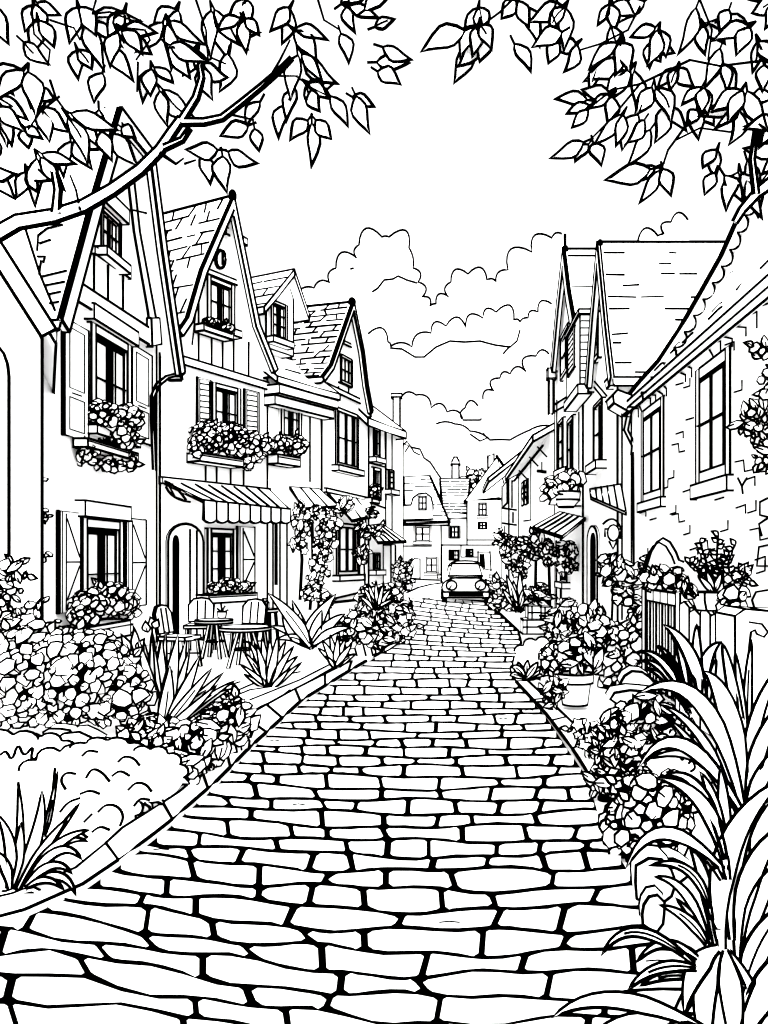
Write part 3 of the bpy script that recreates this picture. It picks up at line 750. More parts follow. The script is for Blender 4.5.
    # scalloped verge tiles
top = VP_[-1]; far_s = [V((2 * top.x - p.x, p.y, p.z)) for p in VP_[::-1]]
for i in range(len(far_s) - 1): mb.face([far_s[i], far_s[i + 1], far_s[i + 1] + back, far_s[i] + back])
mb.face([VP_[0], back_pts[0], back_pts[0] + th, VP_[0] + th]); mb.tube([VP_[0], back_pts[0]], 2.2); mb.tube([VP_[0] + th, back_pts[0] + th], 2.2); mb.tube([VP_[-1], back_pts[-1]], 2.4)
mb.tube([p + V((-.03, -.03, .02)) for p in VP_], 4.6)
def seglerp(Q, t):
    L = [(b - a).length for a, b in zip(Q, Q[1:])]; t *= sum(L)
    for a, b, l in zip(Q, Q[1:], L):
        if t <= l: return a.lerp(b, t / l)
        t -= l
    return Q[-1]
def roofhit(u, v, lift=.03):
    best = None
    d_ = 13.5
    while d_ > 4.5:
        x, z = (u - CX) / FPX * d_, EYE - (v - CY) / FPX * d_
        for a, b in zip(VP_, VP_[1:]):
            if a.z <= z <= b.z:
                xs = a.x + (b.x - a.x) * (z - a.z) / (b.z - a.z)
                if x <= xs + .012 and (best is None or abs(x - xs) < best[0]): best = (abs(x - xs), d_)
        d_ -= .03
    if not best: return P(u, v, 12.0)
    return P(u, v, best[1]) + V((-lift, 0, lift * .5))
def inner(t, off): 
    p = seglerp(VP_, t); u = CX + p.x / p.y * FPX; v = CY - (p.z - EYE) / p.y * FPX
    return (u + off * .86, v + off * .5)
nS = 13
for i in range(nS):
    fs = [k / 8 for k in range(9)]
    mb.tube([roofhit(*inner((i + f) / nS, 6 + 7 * math.sin(math.pi * f) ** .6)) for f in fs], 1.9)
for i in range(0):
    a, b = seglerp(VP_, i / nS), seglerp(VP_, (i + 1) / nS); m = (a + b) / 2
    mb.tube([a + V((-.05, -.1, .02))] + [a.lerp(b, f) + V((-.05, -.35 - .6 * math.sin(math.pi * f), .03)) for f in (0, .2, .4, .6, .8, 1)] + [b + V((-.05, -.1, .03))], 2.1)
def onroof(f, y):     # f up the slope
    p = seglerp(VP_, f); return V((p.x - .01, y, p.z + .012))
for f, y, l in ((.12, 11.2, .5), (.2, 10.6, .4), (.3, 10.2, .7), (.22, 9.6, .5), (.36, 9.4, .4), (.1, 9.9, .5), (.42, 11.6, .4), (.3, 8.9, .5), (.15, 8.6, .4), (.28, 11.8, .3), (.08, 12.3, .5), (.14, 12.0, .3), (.2, 12.4, .3)):
    mb.tube([onroof(f, y), onroof(f + .015, y - l * .5), onroof(f, y - l)], 1.7); 
    if rr.random() < .5: mb.tube([onroof(f, y), onroof(f - .04, y - .05)], 1.7)
mb.build('roof', hr)
mb = MB(); F5 = FR
mb.box(FR, -8.3, .33, -.05, .05, ze - .12, ze - .03, 2.2)
mb.build('gutter', hr)
mb = MB(); mb.prism([P(u, v, 13.3) for u, v in ((613, 395), (618, 390), (634, 396), (632, 408), (628, 411), (614, 403))], V((0, .5, 0)), 2.3); mb.build('eave_block', hr)
mb = MB(); dp = [(628, 410), (624, 430), (632, 446), (631, 455)]
mb.tube([P(u, v, 13.1) for u, v in dp], 2); mb.tube([P(u + 4, v, 13.1) for u, v in dp], 2); mb.tube([P(633, 452, 13.0), P(634, 640, 13.0)], 2); mb.build('downpipe', hr)

# tall twin gables behind it
def side_gable(name, label, u_near, d_near, u_far, X, apex, footn, footf, depth, ridge_back, rows, seed, th=.15, group=None, tk=.0, keep=.25, back_v=None):
    pass
XR = 2.77
FG = Facade(0, 1, 450, side=-1); FG.O = V((XR, 14.05, 0))
hg = thing('townhouse', 'narrow townhouse with steep gable and long slate roof beside the stone house', 'house', (XR, 15, 0), 'steep gabled townhouses')
RRg = [FG.hit(u, v, .12) for u, v in ((614, 377), (608, 325), (600, 242), (593, 320), (588, 385), )]
sF = FG.s(584)
gable_wall(FG, hg, RRg, 0, sF, 4.5, w=2)
gable_roof(FG, hg, RRg, 3.6, .12, bw=.2, trow=12, tcol=15, seed=41, w=2.1, keep=.3, ticks=0)
mb = MB(); ellipsoid(mb, FG.P(600, 244, .12), .06, .06, .09, 1); mb.build('finial', hg)
window(FG, hg, 597.5, 602, 315, 360, 3, w=1.6, sill=False)
window(FG, hg, 597, 606, 402, 463, 3, case=.06, w=1.8, sillh=.15)
mb = MB(); q0 = FG.P(612, 376, .1); mb.prism([P(609, 377, 14.0), P(630, 377, 14.0), P(630, 384, 14.0), P(611, 384, 14.0)], V((0, .4, 0)), 2); mb.build('cornice', hg)
mb = MB(); mb.tube([FG.P(617, 390, .01), FG.P(617, 500, .01)], 1.5); mb.tube([FG.P(590, 376, .01), FG.P(607, 396, .01)], 1.5); mb.tube([FG.P(590, 382, .01), FG.P(606, 402, .01)], 1.5); mb.tube([FG.P(622, 395, .01), FG.P(622, 620, .01)], 1.8); mb.build('moulding', hg)
awning(FG, hg, ((590, 489), (621, 484)), ((591, 497), (626, 512)), None, .25, 5, w=1.8)
mb = MB(); dl, dr_ = FG.s(590), FG.s(600)
zt = FG.z(595, 526); a_, b_ = min(dl, dr_), max(dl, dr_)
mb.prism(archpts(a_, b_, zt, .3, .05, FG), FG.n * -.06, 1.9, joins=False)
mb.prism(archpts(a_ + (b_ - a_) * .15, a_ + (b_ - a_) * .55, zt - .15, .2, .065, FG), FG.n * -.02, 1.6, m=1, joins=False)
mb.build('door', hg)
mb = MB(); pc = FG.P(613, 533, .45); fz = pc.y / FPX
ellipsoid(mb, pc, 5.5 * fz, 5.5 * fz, 8 * fz, 0); ring = [pc + V((5.5 * fz * math.cos(a), -.02, 8 * fz * math.sin(a))) for a in [k * .52 for k in range(12)]]
mb.tube(ring, 2.2, True); mb.tube([pc + V((-8 * fz, 0, -4 * fz)), pc + V((-8 * fz, 0, 4 * fz)), pc + V((8 * fz, 0, 4 * fz)), pc + V((7 * fz, 0, -6 * fz))], 2.2)
mb.tube(bez(pc + V((-9 * fz, .1, 9 * fz)), pc + V((2 * fz, 0, 22 * fz)), pc + V((9 * fz, 0, 2 * fz))), 2); mb.tube([pc + V((-4 * fz, 0, -8 * fz)), pc + V((0, 0, -16 * fz)), pc + V((4 * fz, 0, -8 * fz))], 2.2)
mb.build('wall_lantern', hg)

FH = Facade(0, 1, 450, side=-1); FH.O = V((XR - .02, 14.05 + sF + .03, 0))
hh = thing('townhouse', 'farther steep gabled townhouse with shuttered oriel and a needle finial', 'house', FH.W(2, 0, 0), 'steep gabled townhouses')
RRh = [FH.hit(u, v, .12) for u, v in ((575, 318), (570, 290), (565, 249), (559, 302), (553, 366))]
sH = FH.s(555)
gable_wall(FH, hh, RRh, 0, sH, 4.5, w=1.9)
gable_roof(FH, hh, RRh, 4.2, .12, bw=.3, trow=9, tcol=5, seed=51, w=2, keep=.15, ticks=0)
mb = MB(); p = FH.P(565, 250, .12); mb.tube([p, P(565, 234, p.y)], 2.8); ellipsoid(mb, p, .09, .09, .12, 1); mb.build('finial', hh)
mb = MB(); a_, b_ = FH.s(580, .22), FH.s(567, .22); z0, z1 = FH.z(575, 392, .2), FH.z(575, 326, .2)
FO = Facade(0, 1, 450, side=-1); FO.O = V((XR - .02 - .22, FH.O.y, 0))
mb.box(FH, a_, b_, 0, .22, z0, z1, 1.8); mb.box(FH, a_ - .06, b_ + .06, 0, .27, z0 - .2, z0 - .02, 1.8); mb.box(FH, a_ - .04, b_ + .04, 0, .25, z1 + .01, z1 + .1, 1.8)
o = mb.build('oriel', hh)
shutter(FO, o, 569, 576, 332, 372, 'louvre', n=.03, w=1.5)
mb = MB()   # near side face of the oriel with slats
zz0, zz1 = z0 + .05, z1 - .05
for k in range(9):
    z = zz0 + (zz1 - zz0) * (k + .5) / 9; mb.tube([FH.W(a_ - .006, .03, z), FH.W(a_ - .006, .2, z)], 1.3)
mb.build('louvre_panel', o)
window(FH, hh, 570, 576, 418, 478, 2, w=1.6); window(FH, hh, 561, 566, 420, 480, 3, w=1.6); window(FH, hh, 563, 571, 330, 375, 1, w=1.4, sill=False)
for L in ([(556, 392), (583, 378)], [(556, 404), (583, 394)], [(578, 415), (578, 470)], [(580, 470), (580, 500)]):
    pass
mb = MB()
for L in ([(554, 405), (581, 388)], [(554, 412), (581, 397)], [(579, 412), (579, 470)], [(557, 400), (557, 480)], [(574, 500), (580, 500)], [(573, 506), (581, 506)]): mb.tube([FH.P(a, b, .01) for a, b in L], 1.8)
mb.build('moulding', hh)
mb = MB(); p = [FH.P(u, v, .25) for u, v in ((549, 371), (555, 371), (555, 380), (551, 380), (550, 414), (554, 414))]
mb.prism([P(u, v, 21.7) for u, v in ((548, 368), (556, 368), (556, 378), (548, 378))], V((0, .3, 0)), 2); mb.build('hopper', hh); mb = MB(); mb.prism([P(u, v, 21.7) for u, v in ((549, 380), (553, 380), (553, 413), (549, 413))], V((0, .2, 0)), 1.9); mb.build('downpipe', hh)
awning(FH, hh, ((585, 518), (560, 512)), ((562, 536), (533, 527)), None, 1.0, 5, w=1.9)
mb = MB(); mb.box(FH, FH.s(562), FH.s(556), .0, .04, 0, FH.z(559, 535), 1.6, m=0); mb.box(FH, FH.s(559), FH.s(557), .0, .05, 0, FH.z(559, 540), m=1, ink=False); mb.build('door', hh)
window(FH, hh, 564, 570, 558, 582, 2, w=1.4)
# balcony basket
t = thing('balcony_basket', 'rounded balcony basket heaped with big blooms above the small tent awning', 'flower box', FH.P(562, 505, .6), None)
mb = MB(); pc = FH.P(566, 498, .5); k_ = pc.y / FPX
prof = [(14, 6), (13, -2), (7, -9)]
for (r0, z0), (r1, z1) in zip(prof, prof[1:]):
    for k in range(16):
        a0, a1 = k * math.pi / 8, (k + 1) * math.pi / 8
        f = lambda r_, z_, a: pc + V((r_ * k_ * math.cos(a), r_ * k_ * .9 * math.sin(a), z_ * k_))
        mb.face([f(r0, z0, a0), f(r0, z0, a1), f(r1, z1, a1), f(r1, z1, a0)])
for r0, z0 in prof: mb.tube([pc + V((r0 * k_ * math.cos(k * math.pi / 8), r0 * k_ * .9 * math.sin(k * math.pi / 8), z0 * k_)) for k in range(16)], 2.2, True)
for sg in (-1, 1): mb.tube([pc + V((sg * r0 * k_, 0, z0 * k_)) for r0, z0 in prof], 2.2)
mb.build('basket', t)
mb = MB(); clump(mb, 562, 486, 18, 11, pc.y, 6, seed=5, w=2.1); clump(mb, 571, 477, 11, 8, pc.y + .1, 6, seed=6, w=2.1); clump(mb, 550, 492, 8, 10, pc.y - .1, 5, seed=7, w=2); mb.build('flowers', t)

# low gabled cottages farther along the right-hand side
FJ = Facade(0, 1, 450, side=-1); FJ.O = V((XR, 23.5, 0))
hj = thing('row_house', 'low row house with bracketed eaves and a slim shutter past the townhouses', 'house', FJ.W(3, 0, 0), 'row houses past the townhouses')
sJ = FJ.s(519); ze = FJ.z(535, 452)
mb = MB(); mb.prism([FJ.W(0, 0, 0), FJ.W(sJ, 0, 0), FJ.W(sJ, 0, ze), FJ.W(0, 0, ze)], FJ.n * -5, None, ink=False)
mb.tube([FJ.W(sJ, 0, 0), FJ.W(sJ, 0, ze)], 2); mb.tube([FJ.P(531, 460, .01), FJ.P(531, 520, .01), FJ.P(524, 521, .01)], 1.6)
mb.tube([FJ.P(542, 462, .01), FJ.P(542, 471, .01)], 1.6); mb.tube([FJ.P(538, 471, .02), FJ.P(546, 472, .02)], 3)
mb.build('wall', hj)
mb = MB(); a, b = FJ.W(-.2, .5, ze - .1), FJ.W(sJ + .4, .5, ze - .1); c_, d_ = FJ.W(-.2, -2.5, ze + 1.6), FJ.W(sJ + .4, -2.5, ze + 1.6)
mb.prism([a, b, d_, c_], V((0, 0, -.18)), 2); mb.prism([c_ + V((0, 0, .003)), d_ + V((0, 0, .003)), d_ + V((2.8, 0, -1.7)), c_ + V((2.8, 0, -1.7))], V((0, 0, -.18)), 2)
tiles(mb, FJ, c_, a, d_, b, 4, 8, .5, 1.3, 6, ticks=.2)
mb.build('roof', hj)
mb = MB()
for s_ in (.6, 3, 7): mb.tube([FJ.W(s_, .02, ze - .6), FJ.W(s_, .3, ze - .3)], 1.5)
mb.tube([FJ.W(0, .2, ze - .35), FJ.W(sJ, .2, ze - .35)], 2); mb.build('bracket', hj)
shutter(FJ, hj, 523, 526, 482, 505, 'none', w=1.5); shutter(FJ, hj, 526.5, 529, 480, 504, 'none', w=1.5)
FK = Facade(0, 1, 450, side=-1); FK.O = V((XR - .25, 36.4, 0))
hk = thing('row_house', 'far row house with jettied upper storey and steep turned roof edge', 'house', FK.W(2, 0, 0), 'row houses past the townhouses')
sK = FK.s(502); ze = FK.z(509, 476)
mb = MB(); mb.prism([FK.W(0, 0, 0), FK.W(sK, 0, 0), FK.W(sK, 0, ze), FK.W(0, 0, ze)], FK.n * -5, None, ink=False)
for s_ in (.02, sK): mb.tube([FK.W(s_, 0, 0), FK.W(s_, 0, ze)], 1.8)
for L in ([(502, 508), (516, 510)], [(502, 523), (516, 525)], [(512, 480), (512, 508)], [(505, 526), (505, 560)], [(513, 512), (513, 523)]): mb.tube([FK.P(a, b, .01) for a, b in L], 2)
mb.build('wall', hk)
mb = MB(); a, b = FK.W(-.3, .9, ze - .1), FK.W(sK + .5, .9, ze - .1); c_, d_ = FK.W(-.3, -1.6, ze + 1.9), FK.W(sK + .5, -1.6, ze + 1.9)
mb.prism([a, b, d_, c_], V((0, 0, -.2)), 1.9); mb.build('roof', hk)
mb = MB(); mb.box(FK, FK.s(508), FK.s(504), .0, .05, FK.z(506, 505), FK.z(506, 484), 1.5); mb.build('window', hk)

# ------------------------------------------------------------------ END OF THE LANE
def front(d): 
    f = Facade(450, d, t=(1, 0, 0), side=1); return f
FB = front(60)
hb = thing('end_house', 'house at the lane end with swept dormer and ruled slate roof', 'house', FB.P(420, 582), 'houses closing the lane')
hz = lambda F, u, v, n=0: F.P(u, v, n)
mb = MB(); mb.prism([FB.P(u, v) for u, v in ((385, 583), (441, 583), (441, 521), (385, 521))], V((0, 5, 0)), 1.9); mb.tube([FB.P(405, 579, .1), FB.P(440, 580, .1)], 1.6); mb.tube([FB.P(404, 546, .1), FB.P(432, 546, .1)], 1.7); mb.build('wall', hb)
mb = MB(); q = [FB.P(405, 521, .6), FB.P(449, 521, .6)]; top = [P(430, 476, 62.5), P(404, 477, 62.5)]
mb.prism([q[0], q[1], top[0], top[1]], V((0, 0, -.3)), 2.2); mb.prism([q[1], top[0], top[0] + V((1.5, 3, -3))], V((0, 0, -.2)), 1.9)
tiles(mb, FB, top[1], q[0], top[0], q[1], 12, 4, .62, 1.15, 2, ticks=0, lift=.03); mb.tube([FB.P(405, 524, .7), FB.P(450, 522, .7)], 2.4); mb.build('roof', hb)
mb = MB(); pts = [FB.P(u, v, .9) for u, v in ((400, 520), (400, 506), (411, 505), (413, 498), (418, 494), (426, 493), (431, 497), (433, 505), (433, 519))]
mb.prism(pts, V((0, 1.5, 0)), 1.9, joins=False); dm = mb.build('dormer', hb)
FBd = front(59.0)
window(FBd, dm, 418, 427, 496, 510, 1, w=1.1, sill=False); window(FB, hb, 414, 431, 526, 542, 1, w=1.1, case=.15); window(FB, hb, 425, 438, 557, 573, 1, w=1.1, case=.12)
mb = MB(); mb.prism([FB.P(u, v, .05) for u, v in ((411, 578), (411, 562), (415, 558), (420, 559), (420, 578))], V((0, .1, 0)), 1.6); mb.build('door', hb)
FCc = front(63)
hc = thing('end_house', 'house at the lane end with tall slender chimney behind the ridge', 'house', FCc.P(455, 581), 'houses closing the lane')
mb = MB(); mb.prism([FCc.P(u, v) for u, v in ((441, 581), (468, 581), (468, 513), (441, 513))], V((0, 4, 0)), 1.8); mb.build('wall', hc)
mb = MB(); q = [FCc.P(443, 514, .4), FCc.P(467, 514, .4)]; top = [P(470, 479, 66), P(440, 479, 66)]
mb.prism([q[0], q[1], top[0], top[1]], V((0, 0, -.3)), 2); tiles(mb, FCc, top[1], q[0], top[0], q[1], 12, 4, .85, 1.15, 7, ticks=0, lift=.03); rf = mb.build('roof', hc)
mb = MB(); mb.prism([P(u, v, 67) for u, v in ((452, 482), (459, 482), (459, 464), (452, 464))], V((0, .6, 0)), 2); mb.prism([P(u, v, 66.9) for u, v in ((451, 464), (460, 464), (459, 461), (457, 457), (454, 457), (452, 461))], V((0, .8, 0)), 2); mb.build('chimney', rf)
window(FCc, hc, 449, 460, 526, 538, 2, w=1.1, case=.12, sill=False)
FDd = front(61)
hd = thing('end_house', 'white gable end house closing the lane behind the car', 'house', FDd.P(486, 581), 'houses closing the lane')
mb = MB(); mb.prism([FDd.P(u, v) for u, v in ((467, 581), (506, 581), (506, 500), (467, 500))], V((0, 5, 0)), 1.9); mb.build('wall', hd)
mb = MB(); mb.prism([FDd.P(u, v, .3) for u, v in ((465, 500.5), (499, 498), (507, 501), (509, 480), (497, 457))][:2] + [FDd.P(508, 500, .3), FDd.P(497, 457, .3)], V((0, 5, 0)), 2.1); mb.tube([FDd.P(496, 455, .5), FDd.P(503, 465, .5)], 3); mb.build('gable', hd)
mb = MB(); mb.prism([P(u, v, 62) for u, v in ((488, 470), (488, 456), (494, 454), (494, 463))], V((0, .6, 0)), 2); mb.build('chimney', hd)
window(FDd, hd, 478, 487, 503, 516, 1, w=1.1, case=.1); window(FDd, hd, 478, 487, 522, 529, 2, w=1.1, case=.08, sill=False)
FE = front(58)
he = thing('end_house', 'low flat fronted shop behind the car roof', 'house', FE.P(468, 582), 'houses closing the lane')
mb = MB(); mb.prism([FE.P(u, v) for u, v in ((442, 582), (494, 582), (494, 545), (442, 545))], V((0, 2.2, 0)), 2); mb.tube([FE.P(461, 545, .1), FE.P(461, 557, .1), FE.P(477, 557, .1)], 1.6)
mb.tube([FE.P(467, 540, .02), FE.P(495, 540, .02)], 1.8); mb.build('wall', he)
window(FE, he, 449, 459, 550, 560, 3, w=1.6, case=.1, sill=False); window(FE, he, 466, 473, 549, 556, 3, w=1.6, case=.1, sill=False)
mb = MB(); mb.prism([FE.P(u, v, .05) for u, v in ((478, 568), (478, 552), (490, 552), (491, 570))], V((0, .1, 0)), 2); mb.prism([FE.P(u, v, .1) for u, v in ((480, 567), (480, 554), (484, 554), (485, 568))], V((0, .1, 0)), 1, m=1); mb.build('door', he)

# wooded rise and tree tops beyond
mb = MB()
o_ = [(396, 470), (400, 448), (407, 441), (411, 447), (420, 449), (424, 458), (430, 462), (438, 474), (446, 486), (452, 500), (452, 560), (390, 560)]
mb.prism([P(u, v, 95) for u, v in o_], V((0, 25, 0)), None, ink=False); mb.tube([P(u, v, 94.8) for u, v in o_[:10]], 1.8)
mb.tube([P(u, v, 94.7) for u, v in ((411, 447), (414, 452), (420, 455))], 1.6); mb.tube([P(u, v, 94.7) for u, v in ((400, 452), (404, 444), (409, 446), (405, 452))], 1.6)
structure('hill', mb)
for i, (u, v, ru, rv, lab) in enumerate(((462, 486, 7, 8, 'small round tree behind the slender chimney roof'), (474, 481, 8, 10, 'dark scribbled tree between chimney and white gable'), (482, 478, 5, 9, 'narrow tree touching the white gable end'))):
    d = 80 + i * 3; t = thing('tree', lab, 'tree', P(u, 580, d), 'trees behind the end houses')
    mb = MB(); clump(mb, u, v, ru, rv, d, 3, w=1.5, seed=i, kind='blob', core=.5, dens=1.1); mb.build('crown', t)
    mb = MB(); mb.tube([V((P(u, 580, d).x, d, 0)), P(u, v + 3, d)], r=.25, sides=8); mb.build('trunk', t)

# ------------------------------------------------------------------ CLOUDS
def cloud(label, cusps, d, close, bulge=.42, w=1.85, extra=()):
    """scalloped outline: an arc from every cusp to the next, bulging to the left of travel"""
    out = []
    for k, (a, b) in enumerate(zip(cusps, cusps[1:])):
        bl = a[2] if len(a) > 2 else bulge
        a_, b_ = V((a[0], a[1], 0)), V((b[0], b[1], 0)); dd = b_ - a_; nn = V((dd.y, -dd.x, 0))
        for i in range(9):
            f = i / 8; q = a_ + dd * f + nn * bl * math.sin(math.pi * f) ** .8
            if out and i == 0: continue
            out.append((q.x, q.y))
    mb = MB(); base = P(out[0][0], out[0][1], d)
    mb.prism([P(u, v, d) for u, v in out] + [P(u, v, d) for u, v in close], V((0, 30, 0)), None, ink=False)
    mb.tube([P(u, v, d - .4) for u, v in out], w)
    for e in extra: mb.tube([P(u, v, d - .5) for u, v in e], w)
    single(mb, 'cloud', label, 'cloud', (base.x, base.y, base.z), 'cumulus clouds over the lane')
cloud('tallest twin headed cloud over the tiled gables', [(300, 290, .15), (314, 288, .3), (330, 283, .3), (336, 268, .5), (357, 258, .3), (359, 245, .55), (382, 237, .12), (389, 237, .6), (409, 248, .1), (413, 268, .35), (418, 282, .4), (422, 297, .4), (430, 306, .2)], 620, [(428, 330), (300, 330)],
      extra=[[(372, 292), (378, 288), (384, 280), (393, 279), (398, 276), (407, 280), (417, 283)], [(354, 268), (350, 269)]])
cloud('rising cloud bank running up to the needle finial', [(430, 306, .15), (436, 304, .5), (449, 297, .35), (451, 282, .5), (468, 274, .5), (487, 280, .25), (496, 282, .3), (508, 270, .5), (532, 252, .5), (552, 238, .3), (562, 234)], 600, [(575, 330), (430, 330)])
cloud('long scalloped cloud band across the middle of the sky', [(368, 334, .5), (388, 342, .3), (390, 347, .2), (412, 347, .3), (431, 333, .5), (446, 326, .5), (466, 328, .5), (483, 318, .5), (496, 312, .6), (514, 320, .3), (520, 322, .2), (528, 318, .4), (538, 312, .5), (552, 304)], 560,
      [(553, 362), (500, 344), (420, 357), (390, 349)], extra=[[(390, 348), (402, 349), (415, 357), (424, 357), (436, 347), (450, 341), (465, 342), (480, 341), (495, 345), (510, 347), (517, 341), (520, 330)], [(503, 354), (510, 346)]])
cloud('low cloud beside the corner house chimney', [(401, 398, .3), (416, 395, .3), (431, 408, .4), (447, 412, .3), (463, 420, .3), (465, 408, .5), (478, 406)], 540, [(480, 445), (400, 445)], extra=[[(463, 420), (480, 420), (490, 411), (492, 400), (505, 398), (520, 396), (535, 398), (548, 399)]])
cloud('cloud puff rising toward the farther townhouse', [(483, 399, .4), (494, 391, .5), (500, 378, .4), (510, 374, .4), (526, 372, .5), (536, 356, .4), (549, 354)], 520, [(556, 420), (483, 420)])
cloud('lowest cloud streak above the lane end houses', [(436, 424, .12), (455, 424, .12), (470, 431, .1), (490, 440, .02), (510, 440, .02), (530, 430, .1), (552, 426)], 500, [(553, 470), (436, 470)], extra=[[(470, 434), (480, 441), (487, 438), (483, 433)]])
cloud('small cloud crest peeking over the slate ridge', [(640, 246, .1), (638, 240, .5), (658, 236, .1), (664, 234, .5), (671, 222, .5), (688, 220)], 640, [(690, 250), (640, 250)])

# ------------------------------------------------------------------ CAR
carx, cary = (466 - CX) / FPX * 30.6, 30.6
car = thing('parked_car', 'small rounded car facing up the lane between the garden beds', 'car', (carx, cary, 0))
def ring(y, hw, z0, z1, n=20, e=2.15, cx=0.0):
    out = []
    for k in range(n):
        a = 2 * math.pi * k / n; c, s_ = math.cos(a), math.sin(a)
        out.append(V((carx + cx + hw * math.copysign(abs(c) ** (2 / e), c), cary + y, (z0 + z1) / 2 + (z1 - z0) / 2 * math.copysign(abs(s_) ** (2 / e), s_))))
    return out
def loft(mb, rings, m=0):
    for a, b in zip(rings, rings[1:]):
        for k in range(len(a)): l = (k + 1) % len(a); mb.face([a[k], a[l], b[l], b[k]], m)
    mb.face(rings[0], m); mb.face(rings[-1][::-1], m)
mb = MB()
low = [ring(0, .62, .3, .72), ring(.06, .78, .22, .84), ring(.35, .86, .2, .92), ring(1.1, .88, .2, .98), ring(3.0, .88, .2, .98), ring(3.6, .8, .25, .9), ring(3.8, .6, .35, .75)]
loft(mb, low); mb.tube(low[2], 2.8, True); mb.tube(low[5], 2, True)
cab = [ring(1.0, .7, .85, 1.0, e=3), ring(1.5, .66, .85, 1.42, e=3), ring(1.8, .64, .85, 1.5, e=3), ring(2.7, .64, .85, 1.48, e=3), ring(3.3, .66, .85, 1.05, e=3)]
loft(mb, cab); mb.tube([p for p in cab[2] if p.z > .95], 3.0); mb.tube([p for p in cab[1] if p.z > .95], 2)
mb.tube([V((carx + x, cary + .16 + abs(x) * .05, .88 + .02)) for x in (-.6, -.3, 0, .3, .6)], 1.6)
mb.build('body', car)
mb = MB(); ws = [V((carx - .62, cary + 1.02, .93)), V((carx + .62, cary + 1.02, .93)), V((carx + .5, cary + 1.5, 1.37)), V((carx - .5, cary + 1.5, 1.37))]
mb.prism([p + V((0, -.06, .03)) for p in ws], V((0, .05, 0)), 2.3); mb.build('windshield', car)
for sx in (-1, 1):
    mb = MB(); pts = [V((carx + sx * .52 + .19 * math.cos(k * .5236), cary - .01, .64 + .17 * math.sin(k * .5236))) for k in range(12)]
    mb.prism(pts, V((0, .25, 0)), 2, joins=False); mb.tube([pts[8] + V((0, -.01, 0)).lerp(pts[8], 0), pts[2].lerp(pts[8], .5) + V((0, -.02, 0))], 1.4); mb.build('headlight', car)
    mb = MB(); mb.prism([V((carx + sx * .9, cary + .95, .88)), V((carx + sx * 1.04, cary + .95, .88)), V((carx + sx * 1.04, cary + .95, 1.0)), V((carx + sx * .9, cary + .95, 1.0))], V((0, .1, 0)), 1.6); mb.build('mirror', car)
mb = MB(); mb.prism([V((carx - .8, cary - .04, .2)), V((carx + .8, cary - .04, .2)), V((carx + .82, cary - .04, .4)), V((carx - .82, cary - .04, .4))], V((0, .25, 0)), 2)
mb.prism([V((carx - .62, cary - .05, .26)), V((carx + .62, cary - .05, .26)), V((carx + .62, cary - .05, .38)), V((carx - .62, cary - .05, .38))], V((0, .02, 0)), 1, m=1); mb.build('bumper', car)
for sx in (-1, 1):
    for yy in (.6, 3.0):
        mb = MB(); cc = V((carx + sx * .78, cary + yy, .3))
        rr_ = [[cc + V((dx, .3 * math.cos(k * .3927), .3 * math.sin(k * .3927))) for k in range(16)] for dx in (-.1, .1)]
        loft(mb, rr_, 1); wh = mb.build('wheel', car)
        mb = MB(); q = [cc + V((sx * .11, .17 * math.cos(k * .524), .17 * math.sin(k * .524))) for k in range(12)]; mb.prism(q, V((sx * .01, 0, 0)), 1); mb.build('rim', wh)

# ------------------------------------------------------------------ CAFE SET
def disc(mb, c, r, th, n=24, w=None):
    a = [c + V((r * math.cos(2 * math.pi * k / n), r * math.sin(2 * math.pi * k / n), 0)) for k in range(n)]
    mb.prism(a, V((0, 0, -th)), w, joins=False)
def bistro_table(u, vtop, d, rpx, label):
    c = P(u, vtop, d); r = rpx * d / FPX
    t = thing('bistro_table', label, 'table', (c.x, c.y, 0), 'café tables')
    mb = MB(); disc(mb, c, r, .045, w=2.2); mb.build('tabletop', t)
    for a in (.6, 2.2, 3.9, 5.4):
        mb = MB(); e = V((c.x + r * .75 * math.cos(a), c.y + r * .75 * math.sin(a), 0)); q = V((c.x + r * .3 * math.cos(a), c.y + r * .3 * math.sin(a), c.z - .05))
        mb.prism([q + V((-.02, 0, 0)), q + V((.02, 0, 0)), e + V((.02, 0, .01)), e + V((-.02, 0, .01))], V((0, .03, 0)), 1.3); mb.build('leg', t)
    mb = MB(); zz = c.z * .45; mb.tube([V((c.x + r * .5 * math.cos(a), c.y + r * .5 * math.sin(a), zz)) for a in [k * .524 for k in range(12)]], 2.2, True); mb.build('brace', t)
    return t, c
t1, c1 = bistro_table(245, 627, 12.3, 25, 'larger round café table nearest the spiky agave')
t2, c2 = bistro_table(214, 620, 13.4, 18, 'smaller round café table under the planter, a pot on it')
mb = MB(); cc = P(222, 618, 13.4)
for k in range(12):
    a0, a1 = k * .524, (k + 1) * .524; f = lambda a, r_, z: cc + V((r_ * math.cos(a), r_ * math.sin(a), z))
    mb.face([f(a0, .05, 0), f(a1, .05, 0), f(a1, .07, .1), f(a0, .07, .1)])
for z, r_ in ((0, .05), (.1, .07)): mb.tube([cc + V((r_ * math.cos(k * .524), r_ * math.sin(k * .524), z)) for k in range(12)], 1.7, True)
for sx in (-1, 1): mb.tube([cc + V((sx * .05, 0, 0)), cc + V((sx * .07, 0, .1))], 1.7)
for x, z in ((-.08, .12), (-.02, .2), (.05, .16), (.1, .1)): mb.tube(bez(cc + V((0, 0, .08)), cc + V((x * .4, 0, z)), cc + V((x, 0, z + .03)), 4), 1.6)
single(mb, 'potted_herb', 'tiny pot with curly sprigs on the smaller café table', 'plant', cc)
